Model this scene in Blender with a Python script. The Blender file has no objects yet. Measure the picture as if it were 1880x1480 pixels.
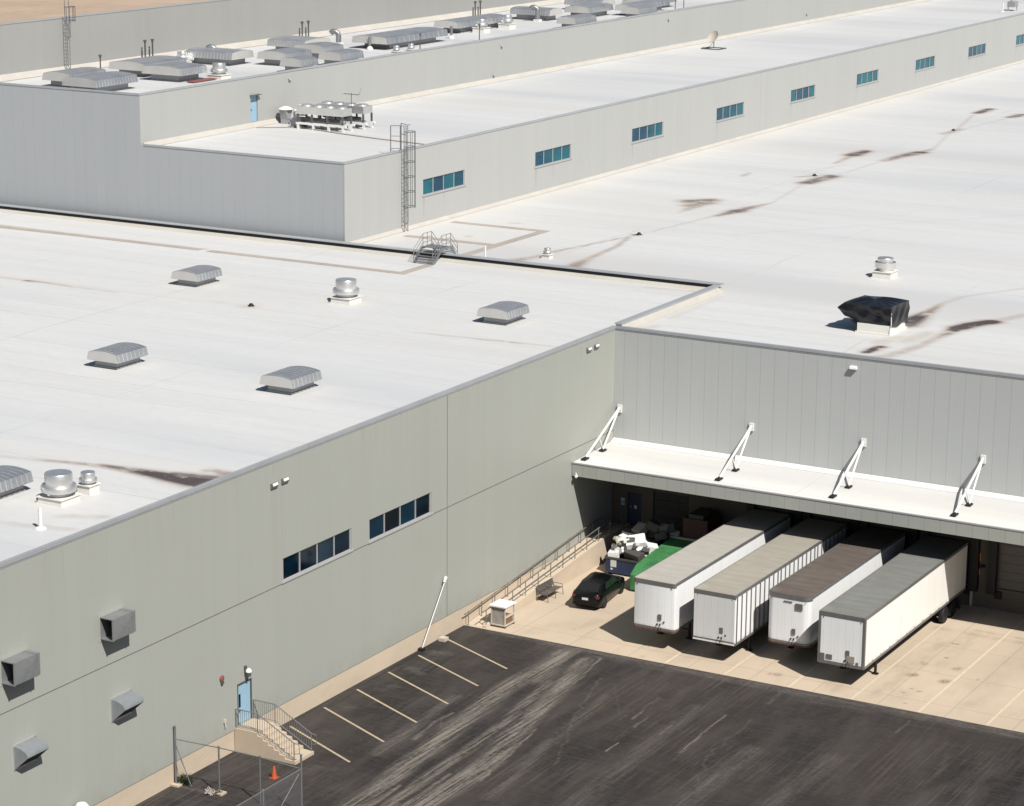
import bpy, bmesh, math, random
from mathutils import Vector, Matrix
random.seed(7)
S = bpy.context.scene
COL = S.collection
R = math.radians

# ------------------------------------------------------------------ camera, sky, sun, exposure
cam = bpy.data.cameras.new("camera")
camo = bpy.data.objects.new("camera", cam); COL.objects.link(camo)
cr = Vector((0.8708581, 0.4914708, 0.0079108)); cu = Vector((-0.1232439, 0.2027447, 0.9714451)); cf = Vector((-0.4758331, 0.8469658, -0.2371327))
mw = Matrix((( cr.x, cu.x, -cf.x, 69.4245), (cr.y, cu.y, -cf.y, -136.8168), (cr.z, cu.z, -cf.z, 46.7528), (0, 0, 0, 1)))
camo.matrix_world = mw
cam.sensor_fit = 'HORIZONTAL'; cam.sensor_width = 36; cam.lens = 87.29
cam.clip_start = 1; cam.clip_end = 6000
S.camera = camo
SUN = Vector((0.76, -0.44, 1.0)).normalized()
w = bpy.data.worlds.new("World"); S.world = w; w.use_nodes = True
nt = w.node_tree
sky = nt.nodes.new('ShaderNodeTexSky'); sky.sky_type = 'NISHITA'; sky.sun_disc = False
sky.sun_elevation = math.asin(SUN.z); sky.sun_rotation = math.atan2(SUN.x, SUN.y)
sky.air_density = 1.0; sky.dust_density = 1.0
bg = nt.nodes['Background']; nt.links.new(sky.outputs[0], bg.inputs[0]); bg.inputs[1].default_value = 0.05
sl = bpy.data.lights.new("sun", 'SUN'); sl.energy = 5.0; sl.angle = R(0.5); sl.color = (1.0, 0.965, 0.91)
so = bpy.data.objects.new("sun", sl); COL.objects.link(so)
so.rotation_euler = SUN.to_track_quat('Z', 'Y').to_euler(); so.location = (60, -40, 80)
S.view_settings.view_transform = 'Standard'; S.view_settings.look = 'None'
S.view_settings.exposure = 0.15; S.view_settings.gamma = 1.0
S.cycles.max_bounces = 6; S.cycles.diffuse_bounces = 1

# ------------------------------------------------------------------ materials
MATS = {}
ALB = 0.68      # scales every base colour down so bounced light fills the shade less
class G:
    """tiny node-graph helper"""
    def __init__(s, name):
        s.m = bpy.data.materials.new(name); s.m.use_nodes = True
        s.t = s.m.node_tree; s.b = s.t.nodes['Principled BSDF']
    def n(s, typ, **k):
        o = s.t.nodes.new(typ)
        for a, b in k.items(): setattr(o, a, b)
        return o
    def put(s, sock, v):
        if hasattr(v, 'links') or isinstance(v, bpy.types.NodeSocket): s.t.links.new(v, sock)
        else:
            if isinstance(v, (tuple, list)) and len(v) == 3 and len(sock.default_value) == 4: v = (*v, 1)
            sock.default_value = v
    def math(s, op, a, b=None, c=None, clamp=False):
        o = s.n('ShaderNodeMath', operation=op, use_clamp=clamp); s.put(o.inputs[0], a)
        if b is not None: s.put(o.inputs[1], b)
        if c is not None: s.put(o.inputs[2], c)
        return o.outputs[0]
    def mix(s, f, a, b, blend='MIX'):
        o = s.n('ShaderNodeMix', data_type='RGBA', blend_type=blend); s.put(o.inputs[0], f); s.put(o.inputs[6], a); s.put(o.inputs[7], b)
        return o.outputs[2]
    def ramp(s, f, a, b):
        o = s.n('ShaderNodeMapRange', clamp=True); s.put(o.inputs[0], f); o.inputs[1].default_value = a; o.inputs[2].default_value = b
        return o.outputs[0]
    def pos(s):
        if not hasattr(s, '_p'): s._p = s.n('ShaderNodeNewGeometry').outputs['Position']
        return s._p
    def objc(s):
        return s.n('ShaderNodeTexCoord').outputs['Object']
    def xyz(s, v):
        o = s.n('ShaderNodeSeparateXYZ'); s.put(o.inputs[0], v); return o.outputs
    def noise(s, v, scale=(1, 1, 1), detail=4, rough=0.55, off=(0, 0, 0)):
        mp = s.n('ShaderNodeMapping'); s.put(mp.inputs[0], v); mp.inputs['Scale'].default_value = scale; mp.inputs['Location'].default_value = off
        o = s.n('ShaderNodeTexNoise'); s.put(o.inputs['Vector'], mp.outputs[0]); o.inputs['Scale'].default_value = 1; o.inputs['Detail'].default_value = detail; o.inputs['Roughness'].default_value = rough
        return o.outputs[0]
    def attr(s, name):
        return s.n('ShaderNodeAttribute', attribute_name=name).outputs['Fac']
    def bump(s, h, strength=0.3, dist=0.02):
        o = s.n('ShaderNodeBump'); s.put(o.inputs['Height'], h); o.inputs['Strength'].default_value = strength; o.inputs['Distance'].default_value = dist
        s.put(s.b.inputs['Normal'], o.outputs[0])
    def done(s, col, rough=0.7, metal=0.0, spec=0.5):
        col = s.mix(1.0, col, (ALB, ALB, ALB), 'MULTIPLY')
        s.put(s.b.inputs['Base Color'], col); s.put(s.b.inputs['Roughness'], rough); s.put(s.b.inputs['Metallic'], metal)
        s.b.inputs['Specular IOR Level'].default_value = spec
        return s.m
def scale(c, k): return tuple(x * k for x in c)

def plain(name, col, rough=0.6, metal=0.0, var=0.12, sc=3.0, spec=0.5, bump=0.0):
    """painted / metal surface with mild blotchy wear"""
    if name in MATS: return MATS[name]
    g = G(name); v = g.objc()
    n1 = g.noise(v, (sc, sc, sc), 5); n2 = g.noise(v, (sc * 7, sc * 7, sc * 3), 3)
    f = g.math('ADD', g.math('MULTIPLY', n1, 0.7), g.math('MULTIPLY', n2, 0.3))
    c = g.mix(g.ramp(f, 0.3, 0.7), scale(col, 1 - var), scale(col, 1 + var))
    if bump: g.bump(n2, bump, 0.01)
    rr = g.math('ADD', rough - 0.08, g.math('MULTIPLY', n1, 0.16))
    MATS[name] = g.done(c, rr, metal, spec); return MATS[name]

def panels(name, axis, col, width, joint, tone=0.03, streak=0.05, windows=None, streaks=(), rough=0.5, off=0.0, splash=None):
    """metal wall panels: joints every `width` metres along x or y, slight tone change per panel, rain streaks"""
    g = G(name); p = g.pos(); x, y, z = g.xyz(p)
    u = g.math('ADD', x if axis == 'x' else y, off)
    q = g.math('DIVIDE', u, width); fr = g.math('FRACT', q); fl = g.math('FLOOR', q)
    j = g.math('LESS_THAN', fr, 0.035)
    wn = g.n('ShaderNodeTexWhiteNoise', noise_dimensions='1D'); g.put(wn.inputs['W'], fl)
    big = g.noise(p, (0.06, 0.06, 0.09), 3)
    vst = g.noise(p, (1.6, 1.6, 0.05), 4, 0.6)
    rib = g.math('LESS_THAN', g.math('FRACT', g.math('MULTIPLY', fr, 4.0)), 0.12)
    k = g.math('ADD', 1.0 - tone - streak * 0.8 - 0.04, g.math('MULTIPLY', wn.outputs[0], tone * 2))
    k = g.math('ADD', k, g.math('MULTIPLY', vst, streak * 1.6)); k = g.math('ADD', k, g.math('MULTIPLY', big, 0.08))
    k = g.math('SUBTRACT', k, g.math('MULTIPLY', rib, joint * 0.12))
    k = g.math('SUBTRACT', k, g.math('MULTIPLY', j, joint))
    cc = g.n('ShaderNodeCombineXYZ'); [g.put(cc.inputs[i], k) for i in range(3)]
    c = g.mix(1.0, col, cc.outputs[0], 'MULTIPLY')
    if windows:   # run-off streaks below every window
        y0, dy, offs, zt = windows
        fy = g.math('MULTIPLY', g.math('FRACT', g.math('DIVIDE', g.math('SUBTRACT', y, y0), dy)), dy)
        m = None
        for o_, wd in offs:
            a = g.math('LESS_THAN', g.math('ABSOLUTE', g.math('SUBTRACT', fy, o_)), wd)
            m = a if m is None else g.math('MAXIMUM', m, a)
        m = g.math('MULTIPLY', m, g.ramp(z, zt - 1.9, zt - 0.3)); m = g.math('MULTIPLY', m, g.math('LESS_THAN', z, zt))
        m = g.math('MULTIPLY', m, g.ramp(g.noise(p, (6, 6, 0.3), 2), 0.35, 0.6))
        c = g.mix(g.math('MULTIPLY', m, 0.3), c, (0.30, 0.22, 0.16))
    for (u0, hw, z0, z1, st, sc_) in streaks:
        m = g.math('LESS_THAN', g.math('ABSOLUTE', g.math('SUBTRACT', y if axis == 'y' else x, u0)), hw)
        m = g.math('MULTIPLY', m, g.math('MULTIPLY', g.math('GREATER_THAN', z, z0), g.math('LESS_THAN', z, z1)))
        c = g.mix(g.math('MULTIPLY', m, st), c, sc_)
    if splash:
        m = g.math('SUBTRACT', 1.0, g.ramp(z, splash, splash+1.1)); m = g.math('MULTIPLY', m, g.ramp(g.noise(p, (1.2, 1.2, 0.8), 5, 0.65), 0.35, 0.65))
        c = g.mix(g.math('MULTIPLY', m, 0.22), c, (0.34, 0.28, 0.20))
        m = g.math('MULTIPLY', g.ramp(z, 11.8, 14.1), g.ramp(g.noise(p, (2.6, 2.6, 0.03), 4, 0.7, (4, 2, 1)), 0.52, 0.72))
        c = g.mix(g.math('MULTIPLY', m, 0.16), c, (0.27, 0.25, 0.22))
    g.bump(g.math('ADD', g.math('MULTIPLY', j, -1.0), g.math('MULTIPLY', rib, -0.3)), 0.35, 0.02)
    return g.done(c, rough, 0.0, 0.35)

def roofing(name, col, seam=3.05, along='x'):
    """white single-ply membrane: lap seams, faint directional soiling, painted stain attributes"""
    g = G(name); p = g.pos(); x, y, z = g.xyz(p)
    wob = g.math('MULTIPLY', g.noise(p, (0.15, 0.15, 0.15), 2), 0.5)
    q = g.math('DIVIDE', g.math('ADD', y, wob), seam)
    fr = g.math('FRACT', q)
    sm = g.math('MULTIPLY', g.math('LESS_THAN', fr, 0.03), g.ramp(g.noise(p, (0.06, 0.3, 1), 3), 0.35, 0.6))
    sm2 = g.math('MULTIPLY', g.math('LESS_THAN', g.math('FRACT', g.math('DIVIDE', g.math('ADD', x, g.math('MULTIPLY', wob, 2.0)), 15.2)), 0.008), g.ramp(g.noise(p, (0.3, 0.08, 1), 3, 0.5, (2, 2, 0)), 0.4, 0.6))
    sm = g.math('MAXIMUM', sm, sm2); tiny = g.noise(p, (1.2, 1.8, 1), 5, 0.75, (1, 5, 2))
    wn = g.n('ShaderNodeTexWhiteNoise', noise_dimensions='1D'); g.put(wn.inputs['W'], g.math('FLOOR', q))
    st = g.noise(p, (0.05, 0.9, 1), 5, 0.6); bl = g.noise(p, (0.012, 0.075, 1), 4, 0.55, (3, 1, 0)); fine = g.noise(p, (0.5, 5, 1), 4, 0.65)
    k = g.math('ADD', 0.815, g.math('MULTIPLY', st, 0.15)); k = g.math('ADD', k, g.math('MULTIPLY', bl, 0.12)); k = g.math('ADD', k, g.math('MULTIPLY', fine, 0.09))
    k = g.math('ADD', k, g.math('MULTIPLY', wn.outputs[0], 0.03)); k = g.math('SUBTRACT', k, g.math('MULTIPLY', sm, 0.20)); k = g.math('ADD', g.math('SUBTRACT', k, 0.06), g.math('MULTIPLY', tiny, 0.17))
    cc = g.n('ShaderNodeCombineXYZ'); [g.put(cc.inputs[i], k) for i in range(3)]
    c = g.mix(1.0, col, cc.outputs[0], 'MULTIPLY')
    c = g.mix(g.math('MULTIPLY', g.ramp(bl, 0.46, 0.66), 0.65), c, (0.66, 0.675, 0.70))
    c = g.mix(g.math('MULTIPLY', g.ramp(g.noise(p, (0.010, 0.09, 1), 4, 0.6, (9, 4, 0)), 0.5, 0.68), 0.6), c, (0.80, 0.775, 0.735))
    stn = g.attr('stain'); brk = g.noise(p, (0.7, 0.9, 1), 5, 0.65)
    m = g.math('MULTIPLY', stn, g.ramp(brk, 0.12, 0.5)); m = g.math('MINIMUM', m, 1.0)
    c = g.mix(g.math('MULTIPLY', g.ramp(m, 0.04, 0.5), 0.62), c, (0.50, 0.385, 0.29))
    c = g.mix(g.math('MULTIPLY', g.ramp(m, 0.45, 0.92), 0.9), c, (0.06, 0.042, 0.05))
    cl = g.attr('clean'); c = g.mix(g.math('MULTIPLY', cl, 0.6), c, (0.90, 0.855, 0.78))  # paler cream along painted strokes, bounced light at the wall foot included
    g.bump(g.math('ADD', fine, g.math('MULTIPLY', sm, -1.0)), 0.12, 0.02)
    return g.done(c, 0.6, 0.0, 0.3)

def asphalt_mat():
    g = G("asphalt"); p = g.pos()
    big = g.noise(p, (0.09, 0.05, 1), 4, 0.6); mid = g.noise(p, (0.55, 0.16, 1), 5, 0.62, (5, 2, 0)); fine = g.noise(p, (3.6, 3.6, 3.6), 5, 0.75)
    strk = g.noise(p, (6.5, 0.22, 1), 6, 0.7, (2, 7, 0)); grain = g.noise(p, (40, 40, 40), 2, 0.6)
    cross = g.noise(p, (0.5, 4.2, 1), 5, 0.7); scr = g.noise(p, (5.0, 0.14, 1), 5, 0.75, (8, 3, 0)); patch = g.noise(p, (0.11, 0.16, 1), 3, 0.5, (6, 1, 0))
    c = g.mix(g.ramp(big, 0.40, 0.60), (0.027, 0.0248, 0.0245), (0.062, 0.051, 0.045))
    c = g.mix(g.math('MULTIPLY', g.ramp(mid, 0.45, 0.70), 0.8), c, (0.100, 0.086, 0.079))
    c = g.mix(g.math('MULTIPLY', g.ramp(cross, 0.48, 0.72), 0.45), c, (0.105, 0.091, 0.083))
    c = g.mix(g.math('MULTIPLY', g.ramp(fine, 0.45, 0.8), 0.4), c, (0.10, 0.088, 0.078))
    c = g.mix(g.math('MULTIPLY', g.math('MULTIPLY', g.ramp(scr, 0.50, 0.66), g.ramp(patch, 0.42, 0.58)), 0.55), c, (0.165, 0.143, 0.128))
    c = g.mix(g.math('MULTIPLY', g.ramp(fine, 0.60, 0.72), 0.35), c, (0.17, 0.15, 0.135))
    wear = g.attr('wear')
    m = g.math('MULTIPLY', wear, g.ramp(g.math('ADD', g.math('MULTIPLY', strk, 0.75), g.math('MULTIPLY', fine, 0.25)), 0.42, 0.58))
    c = g.mix(g.math('MULTIPLY', g.math('MINIMUM', m, 1.0), 0.92), c, (0.40, 0.355, 0.305))
    dust = g.attr('dust'); m2 = g.math('MULTIPLY', dust, g.ramp(g.math('ADD', g.math('MULTIPLY', fine, 0.5), g.math('MULTIPLY', cross, 0.5)), 0.38, 0.62))
    c = g.mix(g.math('MULTIPLY', g.math('MINIMUM', m2, 1.0), 0.42), c, (0.27, 0.24, 0.21))
    g.bump(g.math('ADD', grain, fine), 0.5, 0.012)
    return g.done(c, 0.85, 0.0, 0.25)

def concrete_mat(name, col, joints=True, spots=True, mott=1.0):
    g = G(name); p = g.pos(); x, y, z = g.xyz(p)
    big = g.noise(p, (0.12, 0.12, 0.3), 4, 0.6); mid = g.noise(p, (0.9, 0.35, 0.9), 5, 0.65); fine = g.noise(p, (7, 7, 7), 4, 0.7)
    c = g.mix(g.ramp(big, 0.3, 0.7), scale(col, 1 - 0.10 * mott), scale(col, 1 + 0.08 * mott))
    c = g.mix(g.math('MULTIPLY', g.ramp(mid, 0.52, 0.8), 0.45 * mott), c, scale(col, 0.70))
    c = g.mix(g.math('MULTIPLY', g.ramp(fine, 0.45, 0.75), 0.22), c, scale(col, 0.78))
    if joints:
        jx = g.math('LESS_THAN', g.math('FRACT', g.math('DIVIDE', g.math('ADD', x, 0.6), 3.72)), 0.010)
        jy = g.math('LESS_THAN', g.math('FRACT', g.math('DIVIDE', g.math('ADD', y, 40.0), 4.6)), 0.009)
        c = g.mix(g.math('MULTIPLY', g.math('MAXIMUM', jx, jy), 0.4), c, (0.16, 0.12, 0.09))
    if spots:
        s = g.attr('stain'); m = g.math('MULTIPLY', s, g.ramp(fine, 0.3, 0.6))
        c = g.mix(g.math('MINIMUM', m, 1.0), c, (0.16, 0.085, 0.045))
        s = g.attr('scuff'); m = g.math('MULTIPLY', s, g.ramp(mid, 0.35, 0.6))
        c = g.mix(g.math('MULTIPLY', g.math('MINIMUM', m, 1.0), 0.75), c, scale(col, 0.55))
    g.bump(fine, 0.25, 0.01)
    return g.done(c, 0.85, 0.0, 0.25)

def glass_mat(name, c1, c2, period=1.6):
    g = G(name); p = g.pos(); x, y, z = g.xyz(p)
    n = g.noise(p, (0.4, 0.35, 0.9), 3, 0.6)
    wn = g.n('ShaderNodeTexWhiteNoise', noise_dimensions='1D'); g.put(wn.inputs['W'], g.math('FLOOR', g.math('DIVIDE', y, period)))
    f = g.math('ADD', g.math('MULTIPLY', n, 0.7), g.math('MULTIPLY', wn.outputs[0], 0.3))
    return g.done(g.mix(g.ramp(f, 0.3, 0.65), c1, c2), 0.06, 0.0, 0.3)

def trailer_skin(name, col, rib=None, dirt=0.25):
    g = G(name); v = g.objc(); x, y, z = g.xyz(v)
    n = g.noise(v, (1.5, 0.6, 0.25), 5, 0.6); f = g.noise(v, (5, 5, 5), 4, 0.65)
    c = g.mix(g.math('MULTIPLY', g.ramp(n, 0.5, 0.85), dirt), col, scale(col, 0.6))
    low = g.math('SUBTRACT', 1.0, g.ramp(z, 1.15, 1.55))
    c = g.mix(g.math('MULTIPLY', g.math('MULTIPLY', low, g.ramp(f, 0.42, 0.6)), 0.55), c, (0.22, 0.12, 0.07))
    nx, ny, nz = g.xyz(g.n('ShaderNodeTexCoord').outputs['Normal'])
    sa = g.math('MULTIPLY', g.math('LESS_THAN', g.math('FRACT', g.math('DIVIDE', y, 1.22)), 0.02), g.math('GREATER_THAN', g.math('ABSOLUTE', nx), 0.7))
    sb = g.math('MULTIPLY', g.math('LESS_THAN', g.math('FRACT', g.math('DIVIDE', g.math('ADD', x, 0.2), 0.43)), 0.035), g.math('GREATER_THAN', g.math('ABSOLUTE', ny), 0.7))
    c = g.mix(g.math('MULTIPLY', g.math('MAXIMUM', sa, sb), 0.35), c, scale(col, 0.45))
    drip = g.math('MULTIPLY', g.ramp(g.noise(v, (7, 3, 0.25), 4, 0.7), 0.55, 0.75), g.ramp(z, 4.2, 2.2))
    c = g.mix(g.math('MULTIPLY', drip, 0.22), c, scale(col, 0.5))
    g.bump(n, 0.10, 0.05)
    return g.done(c, 0.38, 0.0, 0.5)

def trailer_top(name, col, a, b):
    g = G(name); v = g.objc()
    n = g.noise(v, (0.5, 2.2, 1), 5, 0.65); m = g.noise(v, (1.2, 0.4, 1), 4, 0.6); f = g.noise(v, (14, 14, 5), 3, 0.7)
    k = g.math('ADD', g.math('MULTIPLY', n, 0.6), g.math('ADD', g.math('MULTIPLY', m, 0.3), g.math('MULTIPLY', f, 0.1)))
    c = g.mix(g.ramp(k, 0.32, 0.68), a, b)
    g.bump(n, 0.25, 0.05)
    return g.done(c, 0.6, 0.15, 0.4)

WALLCOL = (0.60, 0.605, 0.585)
M = dict(
    lowwall=panels('low_wall_panels', 'y', (0.52, 0.535, 0.48), 1.02, 0.035, 0.008, 0.025,
                   streaks=((-22.92, 0.37, 9.0, 14.2, 0.10, (0.45, 0.35, 0.33)), (-37.7, 0.3, 7.7, 12.9, 0.05, (0.3, 0.25, 0.2)), (-37.0, 0.05, 7.7, 12.9, 0.12, (0.3, 0.25, 0.2))), splash=1.14),
    dockwall=panels('dock_wall_panels', 'x', (0.66, 0.68, 0.67), 0.935, 0.14, 0.006, 0.04, off=0.3),
    fascia=panels('canopy_fascia_panels', 'x', (0.50, 0.515, 0.475), 0.965, 0.2, 0.02, 0.05, off=0.2),
    tallwall=panels('tall_wall_panels', 'y', WALLCOL, 1.02, 0.035, 0.012, 0.03, windows=(27.0, 18.08, ((0.15, 0.16), (3.2, 0.10)), 16.45),
                    streaks=((68.6 - 0.4, 0.2, 14, 20.2, 0.05, (0.4, 0.33, 0.3)), (90.5, 0.12, 14, 20.2, 0.10, (0.4, 0.33, 0.3)), (91.6, 0.12, 14, 20.2, 0.10, (0.4, 0.33, 0.3)), (93.0, 0.1, 14, 20.2, 0.08, (0.4, 0.33, 0.3)))),
    tallend=panels('tall_end_panels', 'x', (0.56, 0.58, 0.60), 1.02, 0.06, 0.010, 0.03),  # shaded end of the hall: the lit wall's paint made darker and bluer
    topwall=panels('upper_wall_panels', 'y', (0.57, 0.575, 0.555), 1.02, 0.02, 0.01, 0.03),
    rearwall=panels('rear_wall_panels', 'y', (0.455, 0.455, 0.435), 1.02, 0.02, 0.01, 0.05),
    roof=roofing('roof_membrane', (0.835, 0.838, 0.828)),
    deck=roofing('canopy_membrane', (1.06, 1.035, 0.96), 2.4),
    gravel=concrete_mat('gravel_roof', (0.66, 0.50, 0.37), False, False, 1.3),
    flash=plain('membrane_flashing', (1.06, 1.03, 0.95), 0.6, 0, 0.06, 0.6),
    cant=plain('cant_strip', (0.70, 0.66, 0.59), 0.6, 0, 0.08, 0.6),
    coping=plain('coping_metal', (0.56, 0.58, 0.60), 0.5, 0.2, 0.08, 0.5),
    darkgap=plain('dark_joint_rubber', (0.012, 0.012, 0.013), 0.7, 0, 0.2),
    seam=plain('seam_dark', (0.22, 0.215, 0.19), 0.7, 0, 0.1),
    asphalt=asphalt_mat(),
    apron=concrete_mat('apron_concrete', (0.77, 0.63, 0.475), True, True, 1.0),
    plinth=concrete_mat('plinth_concrete', (0.80, 0.66, 0.50), False, False, 1.0),
    dockconc=concrete_mat('dock_precast', (0.20, 0.17, 0.14), False, False, 1.0),  # beige precast darkened in colour to deepen the shade under the canopy
    sand=concrete_mat('sandy_ground', (0.40, 0.31, 0.23), False, False, 1.5),
    pad=concrete_mat('walkway_pad', (0.60, 0.53, 0.46), False, False, 1.6),
    glass=glass_mat('tinted_window_glass', (0.002, 0.06, 0.125), (0.001, 0.17, 0.215)),
    glassdark=glass_mat('dark_window_glass', (0.001, 0.004, 0.010), (0.001, 0.032, 0.065)),
    frame=plain('window_frame_white', (0.58, 0.58, 0.575), 0.5, 0, 0.05),
    alum=plain('mill_aluminium', (1.08, 1.07, 1.04), 0.36, 0.8, 0.10, 1.2),
    alumhood=plain('hood_sheet', (1.0, 1.0, 1.0), 0.40, 0.85, 0.10, 0.8),
    hoodend=plain('hood_end_panel', (0.86, 0.84, 0.80), 0.5, 0.35, 0.06, 1.0),  # same metal as the hood; paler colour imitates light reflected off the roof
    throat=plain('vent_throat_metal', (0.50, 0.505, 0.52), 0.55, 0.25, 0.10, 1.0),
    galv=plain('galvanised_steel', (0.40, 0.41, 0.42), 0.45, 0.6, 0.12, 4.0),
    galvdark=plain('dull_galvanised', (0.37, 0.38, 0.385), 0.5, 0.35, 0.12, 2.5),
    scoopm=plain('scoop_aluminium', (0.40, 0.43, 0.45), 0.5, 0.35, 0.12, 2.0),
    soffit=plain('soffit_dark', (0.05, 0.048, 0.045), 0.7, 0, 0.1),  # dark colour chosen to deepen the shade below the canopy
    netting=plain('fence_wire', (0.24, 0.24, 0.26), 0.5, 0.3, 0.1),
    rust=plain('rusted_rail', (0.17, 0.075, 0.045), 0.8, 0, 0.4, 4.0),
    steel=plain('weathered_steel', (0.20, 0.205, 0.21), 0.5, 0.5, 0.15, 4.0),
    railst=plain('rail_steel', (0.33, 0.31, 0.29), 0.45, 0.4, 0.15, 4.0),
    black=plain('black_rubber', (0.012, 0.012, 0.013), 0.6, 0, 0.3),
    void=plain('dark_opening', (0.010, 0.010, 0.011), 0.9, 0, 0.1),  # painted darkness for the insides of the wall hoods
    white=plain('white_paint', (1.1, 1.09, 1.05), 0.45, 0, 0.05, 1.5),
    cream=plain('cream_paint', (0.74, 0.68, 0.58), 0.5, 0, 0.08, 1.5),
    bluedoor=plain('pale_blue_door_paint', (0.42, 0.66, 0.84), 0.45, 0, 0.05, 2.0),
    navy=plain('navy_paint', (0.016, 0.035, 0.10), 0.5, 0, 0.2, 2.0),
    green=plain('green_container_paint', (0.075, 0.28, 0.10), 0.5, 0, 0.35, 1.4),
    redbrown=plain('red_oxide_paint', (0.075, 0.018, 0.015), 0.6, 0, 0.25, 2.0),
    red=plain('red_paint', (0.36, 0.12, 0.11), 0.55, 0, 0.15, 2.0),
    orange=plain('cone_orange', (0.68, 0.13, 0.05), 0.5, 0, 0.08, 6.0),
    signor=plain('sign_orange', (0.70, 0.30, 0.04), 0.5, 0, 0.1, 6.0),
    yellow=plain('stall_paint', (0.62, 0.50, 0.34), 0.8, 0, 0.25, 6.0),
    lane=plain('lane_paint', (0.90, 0.745, 0.545), 0.8, 0, 0.12, 3.0),
    carblack=plain('car_black_paint', (0.005, 0.005, 0.006), 0.28, 0, 0.2, 3.0, 0.3),
    carglass=plain('car_glass', (0.010, 0.011, 0.013), 0.15, 0, 0.1, 3.0, 0.4),
    rim=plain('wheel_alloy', (0.45, 0.44, 0.42), 0.35, 0.7, 0.1),
    taillight=plain('tail_light_red', (0.20, 0.015, 0.03), 0.2, 0, 0.1),
    tarp=plain('black_tarpaulin', (0.012, 0.0125, 0.016), 0.33, 0, 0.5, 5.0, 0.5, 0.2),
    tr_white=trailer_skin('trailer_white_skin', (1.2, 1.2, 1.19)),
    tr_grey=trailer_skin('trailer_grey_front', (0.98, 0.97, 0.95)),
    tr_cream=trailer_skin('trailer_cream_skin', (1.18, 1.15, 1.08), None, 0.12),
    top1=trailer_top('trailer_top_tan', None, (0.60, 0.56, 0.49), (0.75, 0.70, 0.63)),
    top2=trailer_top('trailer_top_khaki', None, (0.50, 0.46, 0.38), (0.66, 0.61, 0.51)),
    top3=trailer_top('trailer_top_brown', None, (0.155, 0.122, 0.10), (0.28, 0.235, 0.20)),
    top4=trailer_top('trailer_top_grey', None, (0.27, 0.275, 0.25), (0.40, 0.40, 0.365)),
    trim=plain('trailer_trim', (0.30, 0.295, 0.285), 0.4, 0.4, 0.12, 2.0),
    card=plain('cardboard_brown', (0.30, 0.17, 0.09), 0.8, 0, 0.15, 3.0),
    wood=plain('weathered_slats', (0.17, 0.15, 0.135), 0.7, 0, 0.2, 5.0),
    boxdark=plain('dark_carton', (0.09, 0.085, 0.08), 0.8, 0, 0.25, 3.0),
    plastic=plain('milky_plastic', (0.45, 0.41, 0.36), 0.35, 0, 0.25, 2.5),
    weed=plain('weed_green', (0.06, 0.075, 0.03), 0.8, 0, 0.4, 9.0),
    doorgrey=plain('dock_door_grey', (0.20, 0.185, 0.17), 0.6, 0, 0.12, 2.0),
    plate=plain('plate_white', (0.8, 0.8, 0.8), 0.4, 0, 0.03),
)

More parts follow.
